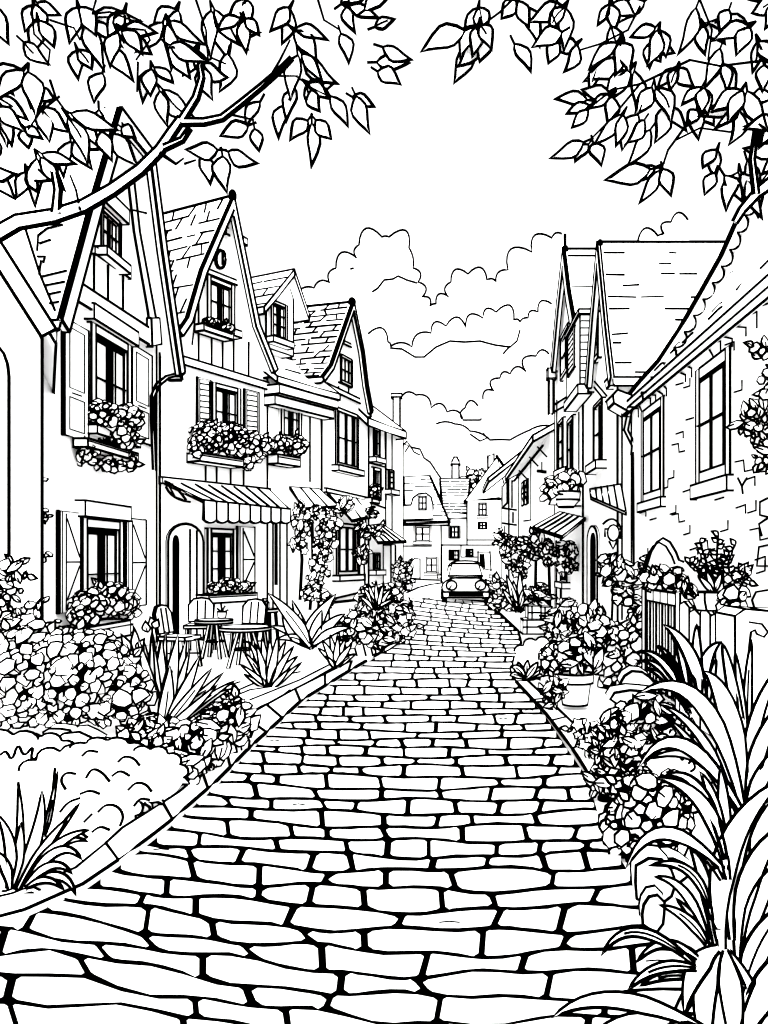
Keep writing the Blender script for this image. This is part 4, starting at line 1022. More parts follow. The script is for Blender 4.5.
def chair(x, y, rz, label):
    t = thing('cafe_chair', label, 'chair', (x, y, 0), 'café chairs'); t.rotation_euler = (0, 0, 0)
    cs, sn_ = math.cos(rz), math.sin(rz); W = lambda a, b, z: V((x + a * cs - b * sn_, y + a * sn_ + b * cs, z))
    mb = MB(); mb.prism([W(-.22, -.2, .46), W(.22, -.2, .46), W(.2, .22, .46), W(-.2, .22, .46)], V((0, 0, -.05)), 1.9); mb.build('seat', t)
    mb = MB(); back = [W(-.2, .22, .5), W(.2, .22, .5), W(.21, .27, .78), W(.13, .29, .88), W(0, .3, .9), W(-.13, .29, .88), W(-.21, .27, .78)]
    mb.prism(back, W(0, .03, 0) - W(0, 0, 0), 2.1, joins=False); mb.tube([W(-.06, .21, .5), W(-.06, .27, .86)], 1.6); mb.tube([W(.07, .21, .5), W(.07, .27, .86)], 1.6); mb.build('backrest', t)
    for a in (-.19, .19):
        for b, e in ((-.17, -.22), (.2, .28)):
            mb = MB(); p, q = W(a, b, .42), W(a * 1.1, e, 0); o_ = W(.03, 0, 0) - W(0, 0, 0)
            mb.prism([p, p + o_, q + o_, q], W(0, .03, 0) - W(0, 0, 0), 1.2); mb.build('leg', t)
    mb = MB(); mb.tube([W(-.19, -.19, .2), W(.19, .22, .22)], 1.7); mb.tube([W(.19, -.19, .2), W(-.19, .22, .22)], 1.7); mb.build('stretcher', t)
p = G(180, 668); chair(p.x, p.y, 1.35, 'round backed café chair at the arched doorway end of the tables')
p = G(199, 652); chair(p.x, p.y, .15, 'arch backed café chair standing beneath the low planter')
p = G(247, 655); chair(p.x, p.y, -.25, 'wide backed café chair behind the larger café table')
p = G(266, 648); c = P(266, 609, p.y)
t = thing('stool', 'round topped stool with a jar beside the curtain posts', 'stool', (c.x, c.y, 0))
mb = MB(); disc(mb, c, .2, .05, w=1.9); mb.build('seat', t)
for a in (.5, 2.1, 3.7, 5.2):
    mb = MB(); q = V((c.x + .15 * math.cos(a), c.y + .15 * math.sin(a), c.z - .04)); e = V((c.x + .21 * math.cos(a), c.y + .21 * math.sin(a), 0))
    mb.prism([q, q + V((.03, 0, 0)), e + V((.03, 0, 0)), e], V((0, .03, 0)), 1.6); mb.build('leg', t)
mb = MB(); cc = c + V((-.03, 0, .01)); mb.prism([cc + V((-.06, 0, 0)), cc + V((.06, 0, 0)), cc + V((.06, 0, .1)), cc + V((.03, 0, .13)), cc + V((.03, 0, .17)), cc + V((-.03, 0, .17)), cc + V((-.03, 0, .13)), cc + V((-.06, 0, .1))], V((0, .1, 0)), 1.6)
single(mb, 'jar', 'little stoppered jar standing on the stool', 'jar', cc)

# ------------------------------------------------------------------ LEFT GARDEN
LB = 'flowering bushes in the left bed'
def bush(label, d, cl, px, kinds=('blob',), base=None, seed=1, w=None, cat='bush', name='flowering_bush', group=None, core=.8, dens=1.0, extra=None):
    mb = MB()
    auto = d is None
    if auto: d = GD(cl[0][1] + cl[0][3])
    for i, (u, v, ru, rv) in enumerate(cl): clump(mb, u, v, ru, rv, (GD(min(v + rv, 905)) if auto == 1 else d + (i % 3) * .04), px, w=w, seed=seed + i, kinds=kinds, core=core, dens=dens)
    if extra: extra(mb, d)
    u0, v0 = base or (cl[0][0], cl[0][1]); p = P(u0, v0, d)
    return single(mb, name, label, cat, (p.x, p.y), group)
def cupline(mb, d, pts, w=None): mb.tube([P(u, v, d) for u, v in pts], w)
bush('big dense flowering bush below the lower window box of the nearest gabled house', 7.6, [(28, 672, 46, 46), (78, 672, 50, 42), (118, 690, 30, 34), (8, 700, 40, 28), (60, 702, 60, 24), (20, 640, 22, 20)], 6.8, seed=20, w=2.0)
bush('loose leafy sprigs climbing at the left frame edge above the flowering bush', 8.9, [(8, 600, 12, 22), (24, 618, 10, 12), (6, 640, 12, 10), (40, 606, 7, 7), (52, 628, 10, 8), (34, 642, 12, 8), (20, 570, 8, 10), (6, 563, 6, 8)], 5.2, kinds=('leaf', 'leaf', 'blob'), seed=33, core=0, dens=.55, w=2.1, name='shrub')
bush('trailing shrub of small leaves between the big bush and the planter box', 8.3, [(84, 640, 14, 9), (92, 652, 10, 12), (70, 655, 20, 8)], 5, kinds=('leaf', 'blob'), seed=36, core=0, dens=.6, w=2.0, name='shrub')
bush('flowering edging bush curving along the kerb below the iris leaves', None, [(138, 742, 20, 20), (165, 752, 26, 24), (196, 748, 26, 26), (222, 730, 24, 24), (240, 722, 12, 20), (182, 772, 20, 16), (152, 732, 22, 16)], 7.0, kinds=('blob', 'blob', 'leaf'), seed=50, w=2.4)
bush('small curly flowered bush tucked behind the kerb edging bush', 8.2, [(212, 712, 16, 16), (232, 706, 10, 12), (222, 698, 8, 6)], 4.2, kinds=('petal', 'blob'), seed=58, w=1.9, core=.7)

def mound(mb, c, rx, ry, rz, lobes, w=None, seed=0, arcs=()):
    ellipsoid(mb, c, rx, ry, rz, 0, 18, 9, jit=.02, rr=random.Random(seed))
def cushion(label, d, lob, arcs, name='cushion_plant', cat='bush', w=None, group=None):
    """smooth leafy cushion: overlapping rounded lobes, each lobe edged by its own line"""
    mb = MB()
    for i, (u, v, ru, rv, a0, a1) in enumerate(lob):
        dd = d + i * .03; c = P(u, v, dd); k = dd / FPX; ry = min(ru, rv) * k * .8
        if c.z - rv * k < 0: pass
        ellipsoid(mb, c, ru * k, ry, rv * k, 0, 20, 10)
        rs = random.Random(i * 13 + int(u)); m = max(3, int((a1 - a0) / 30)); out = []
        for j in range(m):
            b0, b1 = a0 + (a1 - a0) * j / m, a0 + (a1 - a0) * (j + 1) / m
            for q in range(5):
                f = q / 5; an = math.radians(b0 + (b1 - b0) * f); s_ = 1 + .16 * math.sin(math.pi * f) ** .7 
                out.append(c + V((ru * k * math.cos(an) * s_, -ry * .08, rv * k * math.sin(an) * s_)))
        for a_, b_ in zip(out, out[1:]): mb.face([c, a_, b_])
        mb.tube(out, w)
    for a in arcs:
        q = [V((u, v, 0)) for u, v in a]
        for _ in range(2):
            q = [q[0]] + [x for i in range(len(q) - 1) for x in (q[i].lerp(q[i + 1], .25), q[i].lerp(q[i + 1], .75))] + [q[-1]]
        mb.tube([P(p.x, p.y, d - .35) for p in q], w)
    u, v = lob[0][:2]; p = P(u, v, d)
    return single(mb, name, label, cat, (p.x, p.y), group)
cushion('soft cloud shaped plant mound in front of the kerb edging bush', 5.0, [(150, 775, 34, 26, -5, 150), (108, 762, 42, 22, 30, 150), (70, 790, 50, 40, 40, 160), (112, 800, 28, 30, -60, 90), (60, 830, 62, 34, -30, 20)],
        [[(86, 778), (92, 768), (102, 772), (110, 782)], [(60, 812), (68, 802), (80, 798)], [(84, 822), (92, 814)], [(80, 794), (90, 790), (100, 794)], [(112, 776), (120, 770), (130, 776)], [(55, 768), (52, 800), (46, 828)], [(18, 782), (22, 808), (21, 826)], [(128, 790), (136, 782), (146, 784), (152, 792)], [(98, 812), (106, 804), (118, 806), (124, 816), (120, 826)], [(66, 790), (60, 780), (66, 772), (76, 774)], [(134, 806), (140, 798), (150, 800)], [(92, 832), (100, 826), (110, 830)], [(118, 762), (124, 756), (134, 758), (140, 766)], [(82, 756), (88, 750), (98, 752)], [(70, 838), (80, 832), (88, 838)]], w=2.4)
cushion('pale spiky topped mound at the left frame edge behind the grass tuft', 5.6, [(10, 770, 50, 36, 20, 150), (44, 762, 34, 26, 20, 130)], [[(0, 755), (6, 750), (12, 762), (18, 742), (24, 758), (34, 744), (30, 762), (44, 752), (54, 748), (50, 760)]], w=2.3)
def rock(mb, u, v, ru, rv, d, seed, w=None, m=9):
    rs = random.Random(seed); k = d / FPX; c = P(u, v, d)
    pts = []
    for i in range(m):
        a = 2 * math.pi * i / m; q = rs.uniform(.82, 1.1); pts.append(c + V((ru * k * math.cos(a) * q, 0, max(-c.z + .005, rv * k * math.sin(a) * q))))
    mb.prism([p + V((0, -ru * k * .3, 0)) for p in pts], V((0, ru * k * .9, rv * k * .25)), w, joins=False)
for u, v, ru, rv, lab in ((60, 733, 16, 6, 'flat stone slab below the big bush'), (78, 740, 22, 9, 'longest stone slab in the bed below the big bush'), (98, 748, 18, 7, 'rounded stone slab between bush and cloudlike mound')):
    mb = MB(); d = GD(v + rv + 20); rock(mb, u, v, ru, rv, 6.9, u, 2.3); pp = P(u, v, 6.9); single(mb, 'stone', lab, 'stone', (pp.x, pp.y), 'stones in the left bed')
for u, v, ru, rv, d, lab in ((146, 812, 6, 8, 5.2, 'small kerbside stone standing on edge'), (157, 807, 6, 7, 5.3, 'small rounded kerbside stone beside the edging bush'), (10, 905, 11, 11, 3.9, 'upright round stone at the foot of the grass tuft'), (32, 900, 8, 9, 3.9, 'smallest stone at the foot of the grass tuft')):
    mb = MB(); rock(mb, u, v, ru, rv, d, u, 2.6, 8); pp = P(u, v, d); single(mb, 'stone', lab, 'stone', (pp.x, pp.y), 'stones in the left bed')

def via(items):
    out = []
    for it in items:
        tu, tv, mu, mv, ww, off, ru, rv = it
        out.append((tu, tv, 2 * mu - (tu + ru) / 2, 2 * mv - (tv + rv) / 2, ww, off, ru, rv))
    return out
blades('grass_tuft', 'arching grass tuft at the front left corner of the kerb', 'plant', 3.95, (18, 893), via([
    (-4, 813, 10, 846, 10, -.1, 8, 888), (18, 782, 20, 834, 7, .2, 14, 880), (21, 822, 19, 852, 10, -.05, 12, 888), (42, 790, 36, 838, 12, .1, 14, 890), (58, 770, 50, 812, 5, .2, 44, 836), (68, 818, 44, 848, 9, .05, 16, 892),
    (80, 803, 60, 830, 5, .15, 40, 858), (90, 830, 54, 848, 10, 0, 20, 892), (82, 860, 56, 852, 9, -.05, 22, 890), (72, 874, 50, 866, 8, -.1, 22, 890), (76, 896, 58, 876, 8, -.12, 28, 888), (64, 890, 46, 880, 6, -.15, 26, 888), (-10, 850, 4, 864, 9, -.1, 10, 890), (88, 842, 60, 846, 7, .1, 24, 886)]), 10, w=2.5, seed=4, rib=.1)
blades('iris_plant', 'tall iris clump with pointed buds between the big bush and the café', 'plant', 8.0, (160, 736), [
    (128, 645, 146, 680, 12), (138, 638, 152, 690, 12), (152, 628, 154, 690, 11), (162, 640, 160, 690, 14), (178, 634, 170, 690, 15), (186, 640, 176, 700, 14), (200, 655, 182, 700, 12),
    (212, 668, 188, 700, 10), (224, 672, 190, 705, 10), (232, 688, 196, 704, 9), (118, 668, 138, 690, 11), (126, 690, 140, 706, 10), (146, 660, 150, 700, 12), (170, 665, 168, 706, 14), (134, 710, 146, 716, 9), (206, 690, 184, 712, 10), (192, 668, 178, 706, 12), (154, 676, 156, 712, 12), (218, 684, 190, 712, 8), (166, 630, 162, 690, 9), (144, 640, 150, 690, 10), (190, 648, 178, 696, 9), (122, 656, 140, 690, 9), (206, 676, 184, 706, 9), (236, 680, 200, 700, 7), (116, 684, 136, 704, 9), (200, 698, 178, 716, 9)], 12, w=2.1, seed=6)
mb = MB(); rs = random.Random(3)
for u, v, u2, v2 in ((130, 652, 122, 636), (134, 650, 134, 630), (138, 652, 144, 640), (152, 628, 150, 618), (154, 628, 158, 620), (148, 632, 146, 622)):
    a, b = P(u, v, 7.9), P(u2, v2, 7.9); leaf(mb, a, b - a, (b - a).length * 1.15, .07, rs, 2)
mb.tube([P(136, 655, 7.95), P(142, 700, 7.95)], 1.8); mb.tube([P(152, 628, 7.95), P(156, 690, 7.95)], 1.8)
single(mb, 'flower_stalk', 'iris bud stalks rising out of the clump of strap leaves', 'flower', P(150, 690, 7.95))
blades('agave', 'spiky agave fan on the terrace beside the larger café table', 'plant', 10.4, (268, 690), [
    (248, 640, 262, 664, 7), (256, 644, 264, 666, 7), (262, 636, 266, 664, 8), (270, 638, 270, 664, 8), (278, 634, 274, 664, 8), (286, 640, 276, 664, 8), (294, 646, 280, 664, 7), (298, 656, 282, 668, 7), (244, 652, 258, 668, 6), (252, 660, 260, 676, 5), (302, 662, 286, 676, 5), (240, 664, 256, 676, 5), (290, 668, 280, 680, 5), (244, 674, 256, 682, 4)], 7, w=2.0, seed=8, rib=.1)
blades('agave', 'largest broad leaved agave behind the spiky fan', 'plant', 11.3, (312, 648), [
    (336, 594, 306, 628, 17), (268, 593, 296, 618, 13), (284, 604, 288, 632, 16), (300, 612, 300, 632, 12), (345, 614, 328, 622, 10), (270, 626, 296, 630, 9), (352, 628, 330, 626, 8), (276, 640, 296, 632, 8), (322, 610, 314, 630, 12), (292, 600, 304, 630, 10)], 12, w=2.1, seed=9, rib=.6)
blades('agave', 'small upright agave beside the pavement edge', 'plant', 11.0, (336, 667), [
    (322, 640, 330, 652, 6), (330, 634, 334, 652, 6), (338, 636, 337, 652, 6), (346, 638, 340, 652, 6), (352, 644, 344, 654, 6), (318, 648, 328, 656, 5), (356, 654, 346, 658, 5), (326, 656, 332, 662, 4)], 6, w=1.9, seed=10, rib=.1)
bush('low boulder like leafy clump beside the largest agave', 12.2, [(352, 624, 11, 10), (366, 632, 14, 12), (384, 636, 10, 10), (346, 638, 8, 8)], 5, kinds=('blob', 'leaf'), seed=61, w=1.9, core=.6, name='shrub', dens=.8)
cushion('smooth rounded cushion plant at the terrace edge', 12.9, [(352, 650, 16, 14, 0, 175), (361, 653, 13, 11, -10, 100)], [[(344, 642), (350, 658)], [(352, 638), (357, 656)], [(362, 640), (366, 656)], [(370, 644), (373, 656)]], w=1.9)
blades('grass_tuft', 'short grass tuft at the paving edge beside the cushion plant', 'plant', 13.6, (384, 652), [(372, 634, 380, 644, 4), (380, 628, 382, 642, 4), (388, 630, 385, 642, 4), (396, 634, 388, 644, 4), (400, 642, 390, 646, 4), (368, 642, 378, 646, 4)], 4, w=1.8, seed=31, rib=0)
bush('tall curly leaved border shrub under the bend canopy', 16.2, [(372, 600, 14, 16), (388, 602, 12, 18), (400, 616, 12, 16), (380, 622, 14, 14), (364, 612, 9, 10), (408, 626, 7, 10)], 4.6, kinds=('leaf', 'petal', 'blob'), seed=65, w=1.75, core=.7, dens=.9, name='shrub')
bush('round flowering ball bush at the lane bend', 24, [(403, 572, 9, 10), (405, 584, 7, 6)], 3, kinds=('petal', 'blob'), seed=70, w=1.5, name='flowering_bush')
mb = MB(); c = P(394, 640, 14.2)
blades('fern', 'thin leaved fern spray below the corner house pilasters', 'plant', 15.5, (376, 610), [(362, 586, 370, 596, 4), (368, 582, 372, 596, 4), (376, 580, 376, 596, 4), (384, 582, 380, 596, 4), (392, 588, 384, 596, 4), (358, 596, 368, 600, 4), (396, 598, 386, 602, 3)], 4, w=1.7, seed=11, rib=0)

# climbing vine round the third house entrance
mb = MB(); rs = random.Random(8)
path = [(300, 510), (308, 520), (316, 512), (326, 516), (334, 524), (322, 530), (330, 540), (318, 545), (326, 556), (316, 562), (324, 572), (314, 580), (320, 590), (308, 594), (326, 600), (302, 530), (298, 545), (340, 508), (346, 504), (296, 520)]
for i, (u, v) in enumerate(path):
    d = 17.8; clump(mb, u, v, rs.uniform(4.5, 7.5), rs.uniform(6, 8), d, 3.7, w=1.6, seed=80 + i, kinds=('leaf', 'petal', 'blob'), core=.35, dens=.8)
for a in ((312, 520, 310, 610), (322, 530, 318, 612), (300, 520, 300, 600)): mb.tube([P(a[0], a[1], 17.9), P((a[0] + a[2]) / 2 + 2, (a[1] + a[3]) / 2, 17.9), P(a[2], a[3], 17.9)], 3)
pp = P(315, 610, 17.8); single(mb, 'climbing_vine', 'leafy climbing vine wound round the entrance posts below the second awning', 'vine', (pp.x, pp.y))
mb = MB()
for i, (u, v) in enumerate(((372, 512), (360, 526), (368, 534), (364, 550), (362, 558), (378, 530))):
    clump(mb, u, v, 5, 5, 19.5, 3, w=1.6, seed=100 + i, kinds=('leaf',), core=.3, dens=.8)
mb.tube([P(366, 515, 19.6), P(364, 562, 19.6), P(366, 610, 19.6)], 1.8)
pp = P(366, 600, 19.5); single(mb, 'climbing_vine', 'thin vine between the third house window and the bend canopy', 'vine', (pp.x, pp.y))

# ------------------------------------------------------------------ RIGHT GARDEN
def fence_pt(u, z, X=2.3): d = X * FPX / (u - CX); return V((X, d, z))
fn = thing('picket_fence', 'wooden garden fence with round topped pickets along the stone house', 'fence', fence_pt(700, 0))
us = [682 + i * 9.5 for i in range(10)]
us = [680, 690, 701, 711, 722, 734, 747, 761, 776]
for i in range(len(us) - 1):
    a, b = fence_pt(us[i], 0), fence_pt(us[i + 1] - .6, 0); zt = 1.12 + rr.uniform(-.04, .04); mb = MB(); m_ = (a + b) / 2
    mb.prism([a, b, b + V((0, 0, zt - .05)), m_ + V((0, 0, zt)), a + V((0, 0, zt - .04))], V((.04, 0, 0)), 2.1); mb.build('picket', fn)
mb = MB(); a, b = fence_pt(682, .45), fence_pt(776, .45); mb.prism([a + V((.05, 0, 0)), b + V((.05, 0, 0)), b + V((.05, 0, .1)), a + V((.05, 0, .1))], V((.05, 0, 0)), 2); mb.build('rail', fn)
gt = thing('garden_gate', 'barred garden gate with dark gaps between two posts', 'gate', fence_pt(660, 0))
for i, u in enumerate((649, 655, 661, 667, 673)):
    a = fence_pt(u, 0); mb = MB(); q = a + V((0, 0, .1)); y0 = V((0, -.05, 0)); mb.prism([q - y0, q + y0, q + y0 + V((0, 0, .98)), q - y0 + V((0, 0, .98))], V((.04, 0, 0)), 2); mb.build('slat', gt)
mb = MB(); a, b = fence_pt(647, 1.08), fence_pt(676, 1.08); mb.prism([a, b, b + V((0, 0, .13)), a + V((0, 0, .13))], V((.06, 0, 0)), 2.1)
for k in range(1, 4): mb.tube([a.lerp(b, k / 4), a.lerp(b, k / 4) + V((0, 0, .13))], 1.7)
a, b = fence_pt(646, .12), fence_pt(676, .12); mb.prism([a, b, b + V((0, 0, .08)), a + V((0, 0, .08))], V((.06, 0, 0)), 2.0)
mb.build('rail', gt)
for u in (644, 678):
    a = fence_pt(u, 0); mb = MB(); mb.prism([a + V((0, .08, 0)), a + V((0, -.08, 0)), a + V((0, -.08, 1.22)), a + V((0, .08, 1.22))], V((.14, 0, 0)), 2.1); mb.build('post', gt)
mb = MB(); A = [P(u, v, 9.9) for u, v in ((643, 590), (646, 568), (651, 552), (657, 542), (663, 538), (670, 542), (676, 552), (679, 560), (684, 562))]
mb.tube(A, 2.4); mb.tube([p + V((-.04, .03, -.05)) for p in A[1:-1]], 2)
single(mb, 'garden_arch', 'thin curved metal arch rising above the barred gate', 'arch', fence_pt(660, 0))
bush('round rose blooms heaped on top of the barred gate', 9.7, [(652, 580, 7, 8), (662, 576, 10, 9), (675, 578, 9, 11), (677, 592, 7, 6), (664, 586, 14, 6)], 5.4, seed=110, w=2.2, core=.5, name='rose_bush')
# wall pier
mb = MB(); 
for (u0, u1, z1) in ((722, 790, 1.2),):
    a, b = fence_pt(u0, 0, 2.2), fence_pt(u1 + 30, 0, 2.2)
mb.prism([P(u, v, 5.6) for u, v in ((736, 800), (735, 616), (745, 609), (768, 611), (810, 612), (810, 800))], V((0, .4, 0)), 2.3)
mb.tube([P(u, v, 5.58) for u, v in ((749, 622), (762, 624), (768, 632), (764, 637), (757, 634), (755, 630), (751, 632), (749, 650), (749, 705))], 2.2)
mb.tube([P(755, 610, 5.58), P(752, 600, 5.58), P(756, 592, 5.58), P(768, 590, 5.58)], 2.1)
single(mb, 'garden_wall', 'pale rendered garden wall end with a curled coping at the frame edge', 'wall', (2.0, 5.6))
# planter on the fence
t = thing('planter', 'half round wall planter on the fence with tall flower sprigs', 'planter', (P(715, 612, 6.9)))
mb = MB(); c = P(716, 590, 6.9); k_ = 6.9 / FPX; pr = [(23, -2), (23, -10), (19, -20)]
f = lambda r_, z_, a: c + V((r_ * k_ * math.cos(a), r_ * k_ * .7 * math.sin(a), z_ * k_))
for (r0, z0), (r1, z1) in zip(pr, pr[1:]):
    for k in range(24):
        a0, a1 = k * math.pi / 12, (k + 1) * math.pi / 12; mb.face([f(r0, z0, a0), f(r0, z0, a1), f(r1, z1, a1), f(r1, z1, a0)])
for r0, z0 in (pr[0], pr[2]): mb.tube([f(r0, z0, k * math.pi / 12) for k in range(24)], 2.2, True)
for sg in (math.pi, 0, 4.0): mb.tube([f(r0, z0, sg) for r0, z0 in pr], 2.2)
mb.face([f(pr[2][0], pr[2][1], k * math.pi / 12) for k in range(24)]); mb.build('pot', t)
mb = MB(); rs = random.Random(9)
for tip, ctl in (((700, 542), (708, 570)), ((718, 536), (716, 565)), ((735, 545), (722, 568)), ((690, 562), (704, 574)), ((728, 556), (716, 574)), ((742, 568), (726, 580))):
    q = bez(P(716, 592, 6.9), P(*ctl, 6.9), P(*tip, 6.85), 10); mb.tube(q, 2)
    for j in range(3, 11):
        for sg in (-1, 1):
            if rs.random() < .8: leaf(mb, q[j], V((sg * rs.uniform(.5, 1), 0, rs.uniform(.2, 1))), rs.uniform(6, 9) * k_, 4.6 * k_, rs, 1.9, 0)
for tip in ((698, 576), (706, 570), (722, 572), (730, 580)):
    a, b = P(714, 594, 6.85), P(*tip, 6.8); blade(mb, a, (a + b) / 2 + V((0, 0, .02)), b, 6, 2)
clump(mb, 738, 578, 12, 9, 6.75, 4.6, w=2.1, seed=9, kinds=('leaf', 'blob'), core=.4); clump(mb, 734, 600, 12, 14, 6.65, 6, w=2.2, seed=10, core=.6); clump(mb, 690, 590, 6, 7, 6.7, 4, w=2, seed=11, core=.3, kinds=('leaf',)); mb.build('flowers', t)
# creeper on the stone wall
mb = MB(); rs = random.Random(12)
for i, (u, v, a, b) in enumerate(((762, 350, 9, 10), (768, 400, 10, 14), (752, 412, 10, 9), (744, 424, 9, 8), (760, 434, 12, 12), (765, 458, 10, 16), (768, 378, 6, 12))):
    clump(mb, u, v, a, b, FR.d(u, v, .18), 5.2, w=2.2, seed=120 + i, kinds=('leaf', 'blob'), core=.25, dens=.75)
pp = FR.P(768, 480, .15); single(mb, 'climbing_vine', 'flowering creeper hanging on the stone house beside its larger window', 'vine', pp)
# vine between the lantern and the gate
mb = MB()
for i, (u, v, a, b) in enumerate(((610, 562, 10, 9), (622, 572, 12, 10), (612, 580, 8, 7), (632, 580, 10, 9), (618, 592, 6, 8), (630, 598, 8, 8), (636, 612, 7, 8), (604, 572, 5, 8), (640, 566, 6, 7))):
    clump(mb, u, v, a, b, 12.0, 4.8, w=2, seed=140 + i, kinds=('blob', 'leaf'), core=.45, dens=.8)
mb.tube([P(613, 590, 12.05), P(611, 640, 12.05), P(612, 660, 12.05)], 2.2); mb.tube([P(636, 600, 12.05), P(640, 660, 12.05)], 2.2)
pp = P(612, 650, 12); single(mb, 'climbing_vine', 'bushy creeper below the wall lantern beside the gate', 'vine', (pp.x, pp.y))
bush('leafy flowering shrub massed against the gate post', 10.4, [(600, 636, 18, 16), (624, 640, 18, 18), (612, 660, 22, 18), (634, 666, 18, 22), (612, 686, 12, 12), (626, 690, 16, 16), (592, 616, 10, 12), (640, 640, 10, 18)], 5.8, kinds=('blob', 'leaf', 'blob'), seed=160, w=2.1, core=.75)
# flower pot
t = thing('flower_pot', 'tapered flower pot with leafy blooms at the right edge of the paving', 'flower pot', G(575, 706))
mb = MB(); d = GD(706); c = P(575, 706, d); k_ = d / FPX; pr = [(12, 0), (15, 22), (17.5, 22), (18, 31)]
f = lambda r_, z_, a: V((c.x + r_ * k_ * math.cos(a), c.y + r_ * k_ * math.sin(a), .02 + z_ * k_))
for (r0, z0), (r1, z1) in zip(pr, pr[1:]):
    for k in range(24):
        a0, a1 = k * math.pi / 12, (k + 1) * math.pi / 12; mb.face([f(r0, z0, a0), f(r0, z0, a1), f(r1, z1, a1), f(r1, z1, a0)])
for r0, z0 in (pr[0], pr[2], pr[3]): mb.tube([f(r0, z0, k * math.pi / 12) for k in range(24)], 2.2, True)
mb.tube([f(pr[1][0], pr[1][1], math.pi + k * math.pi / 12) for k in range(13)], 1.6)
for sg in (math.pi, 0): mb.tube([f(r0, z0, sg) for r0, z0 in pr], 2.3)
mb.build('pot', t)
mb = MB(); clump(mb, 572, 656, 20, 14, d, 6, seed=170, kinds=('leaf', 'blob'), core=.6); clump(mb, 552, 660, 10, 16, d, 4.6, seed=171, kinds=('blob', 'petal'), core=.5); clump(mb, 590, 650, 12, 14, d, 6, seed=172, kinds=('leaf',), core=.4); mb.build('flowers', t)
bush('small leafy plant at the foot of the flower pot', 8.3, [(556, 688, 9, 10), (550, 700, 6, 7), (546, 690, 6, 6)], 4.4, kinds=('leaf',), seed=175, w=2, core=.5, name='shrub')
cushion('smooth pale boulder like mound beyond the flower pot', 11.6, [(540, 662, 26, 22, 10, 160), (524, 670, 12, 14, 60, 190)], [], w=2.0)
mb = MB()
c_ = 10.9
for i in range(7): pass
blades('fern', 'striped hosta leaf clump at the paving edge before the pale mound', 'plant', 10.9, (526, 680), [(512, 668, 516, 664, 7), (518, 662, 520, 668, 7), (528, 660, 526, 668, 7), (538, 662, 534, 668, 7), (546, 668, 542, 666, 6), (550, 676, 544, 670, 6), (510, 676, 514, 672, 6), (540, 680, 536, 672, 6)], 7, w=1.9, seed=14, rib=1)
# crates and step beyond
for (u0, u1, v0, v1, d, lab) in ((523, 552, 620, 634, 16.5, 'wide wooden crate, lower one beside the mound'), (528, 541, 606, 619, 16.8, 'smaller crate standing on the wide crate'), (541, 552, 607, 619, 16.7, 'second small crate against the doorway of the farther townhouse')):
    mb = MB(); q = [P(u, v, d) for u, v in ((u0, v1), (u1, v1), (u1, v0), (u0, v0))]; mb.prism(q, V((0, .5, 0)), 2); mb.tube([P(u0, (v0 + v1) / 2, d - .01), P(u1, (v0 + v1) / 2, d - .01)], 1.7); mb.tube([P(u0 + 4, v0, d - .01), P(u0 + 4, v1, d - .01)], 1.7)
    single(mb, 'crate', lab, 'crate', q[0], 'crates by the doorway')
bush('striped leaved pot plant on top of the crates', 17.2, [(538, 596, 11, 10)], 4, kinds=('leaf',), seed=180, w=1.9, core=.5, name='shrub')
bush('curly fern bush in front of the townhouse door', 14.8, [(560, 622, 12, 14), (568, 608, 10, 9), (552, 632, 8, 7), (574, 622, 7, 12)], 4.8, kinds=('leaf', 'petal'), seed=182, w=1.9, core=.6, name='shrub')
blades('grass_tuft', 'upright pointed grass clump beside the crates', 'plant', 21.0, (520, 612), [(506, 574, 514, 594, 7), (513, 580, 516, 594, 6), (520, 570, 519, 594, 7), (526, 584, 522, 596, 6), (502, 588, 510, 600, 6), (530, 590, 525, 600, 5)], 6, w=1.8, seed=15)
bush('roadside curly bush just beside the car', 26, [(499, 588, 8, 9), (502, 602, 8, 9), (508, 612, 8, 8), (494, 600, 4, 8)], 4, kinds=('petal', 'leaf', 'blob'), seed=185, w=1.6, core=.6, name='shrub')
bush('tall hanging flower bush below the far row house', 24, [(505, 545, 6, 10), (512, 556, 8, 14), (520, 566, 7, 14), (500, 535, 5, 6), (520, 545, 6, 8)], 3.4, kinds=('petal', 'leaf'), seed=190, w=1.6, core=.6, name='flowering_bush')
mb = MB()
for i, (u, v, a, b) in enumerate(((537, 540, 8, 8), (545, 548, 8, 9), (558, 556, 10, 8), (568, 552, 9, 10), (566, 566, 7, 7), (548, 560, 5, 6), (530, 552, 7, 9))):
    clump(mb, u, v, a, b, 18.2, 3.6, w=1.8, seed=200 + i, kinds=('leaf', 'petal', 'blob'), core=.6, dens=.9)
for a in ((536, 556, 535, 610), (549, 565, 550, 605)): mb.tube([P(a[0], a[1], 18.3), P(a[2], a[3], 18.3)], 3)
pp = P(545, 610, 18.2); single(mb, 'climbing_vine', 'dark leafy vine drooping from the tent awning', 'vine', (pp.x, pp.y))
bush('low creeping leaves spilling over the right kerb beyond the frilly bush', 6.5, [(588, 742, 9, 10), (578, 728, 7, 7), (596, 756, 9, 9), (602, 736, 12, 12)], 4.6, kinds=('leaf', 'petal'), seed=240, w=2.0, core=.4, name='shrub', dens=.7)
bush('small rounded shrub at the terrace kerb beside the short grass tuft', 15.2, [(398, 634, 8, 8), (388, 640, 8, 6)], 4, kinds=('petal', 'leaf'), seed=244, w=1.7, core=.6, name='shrub')
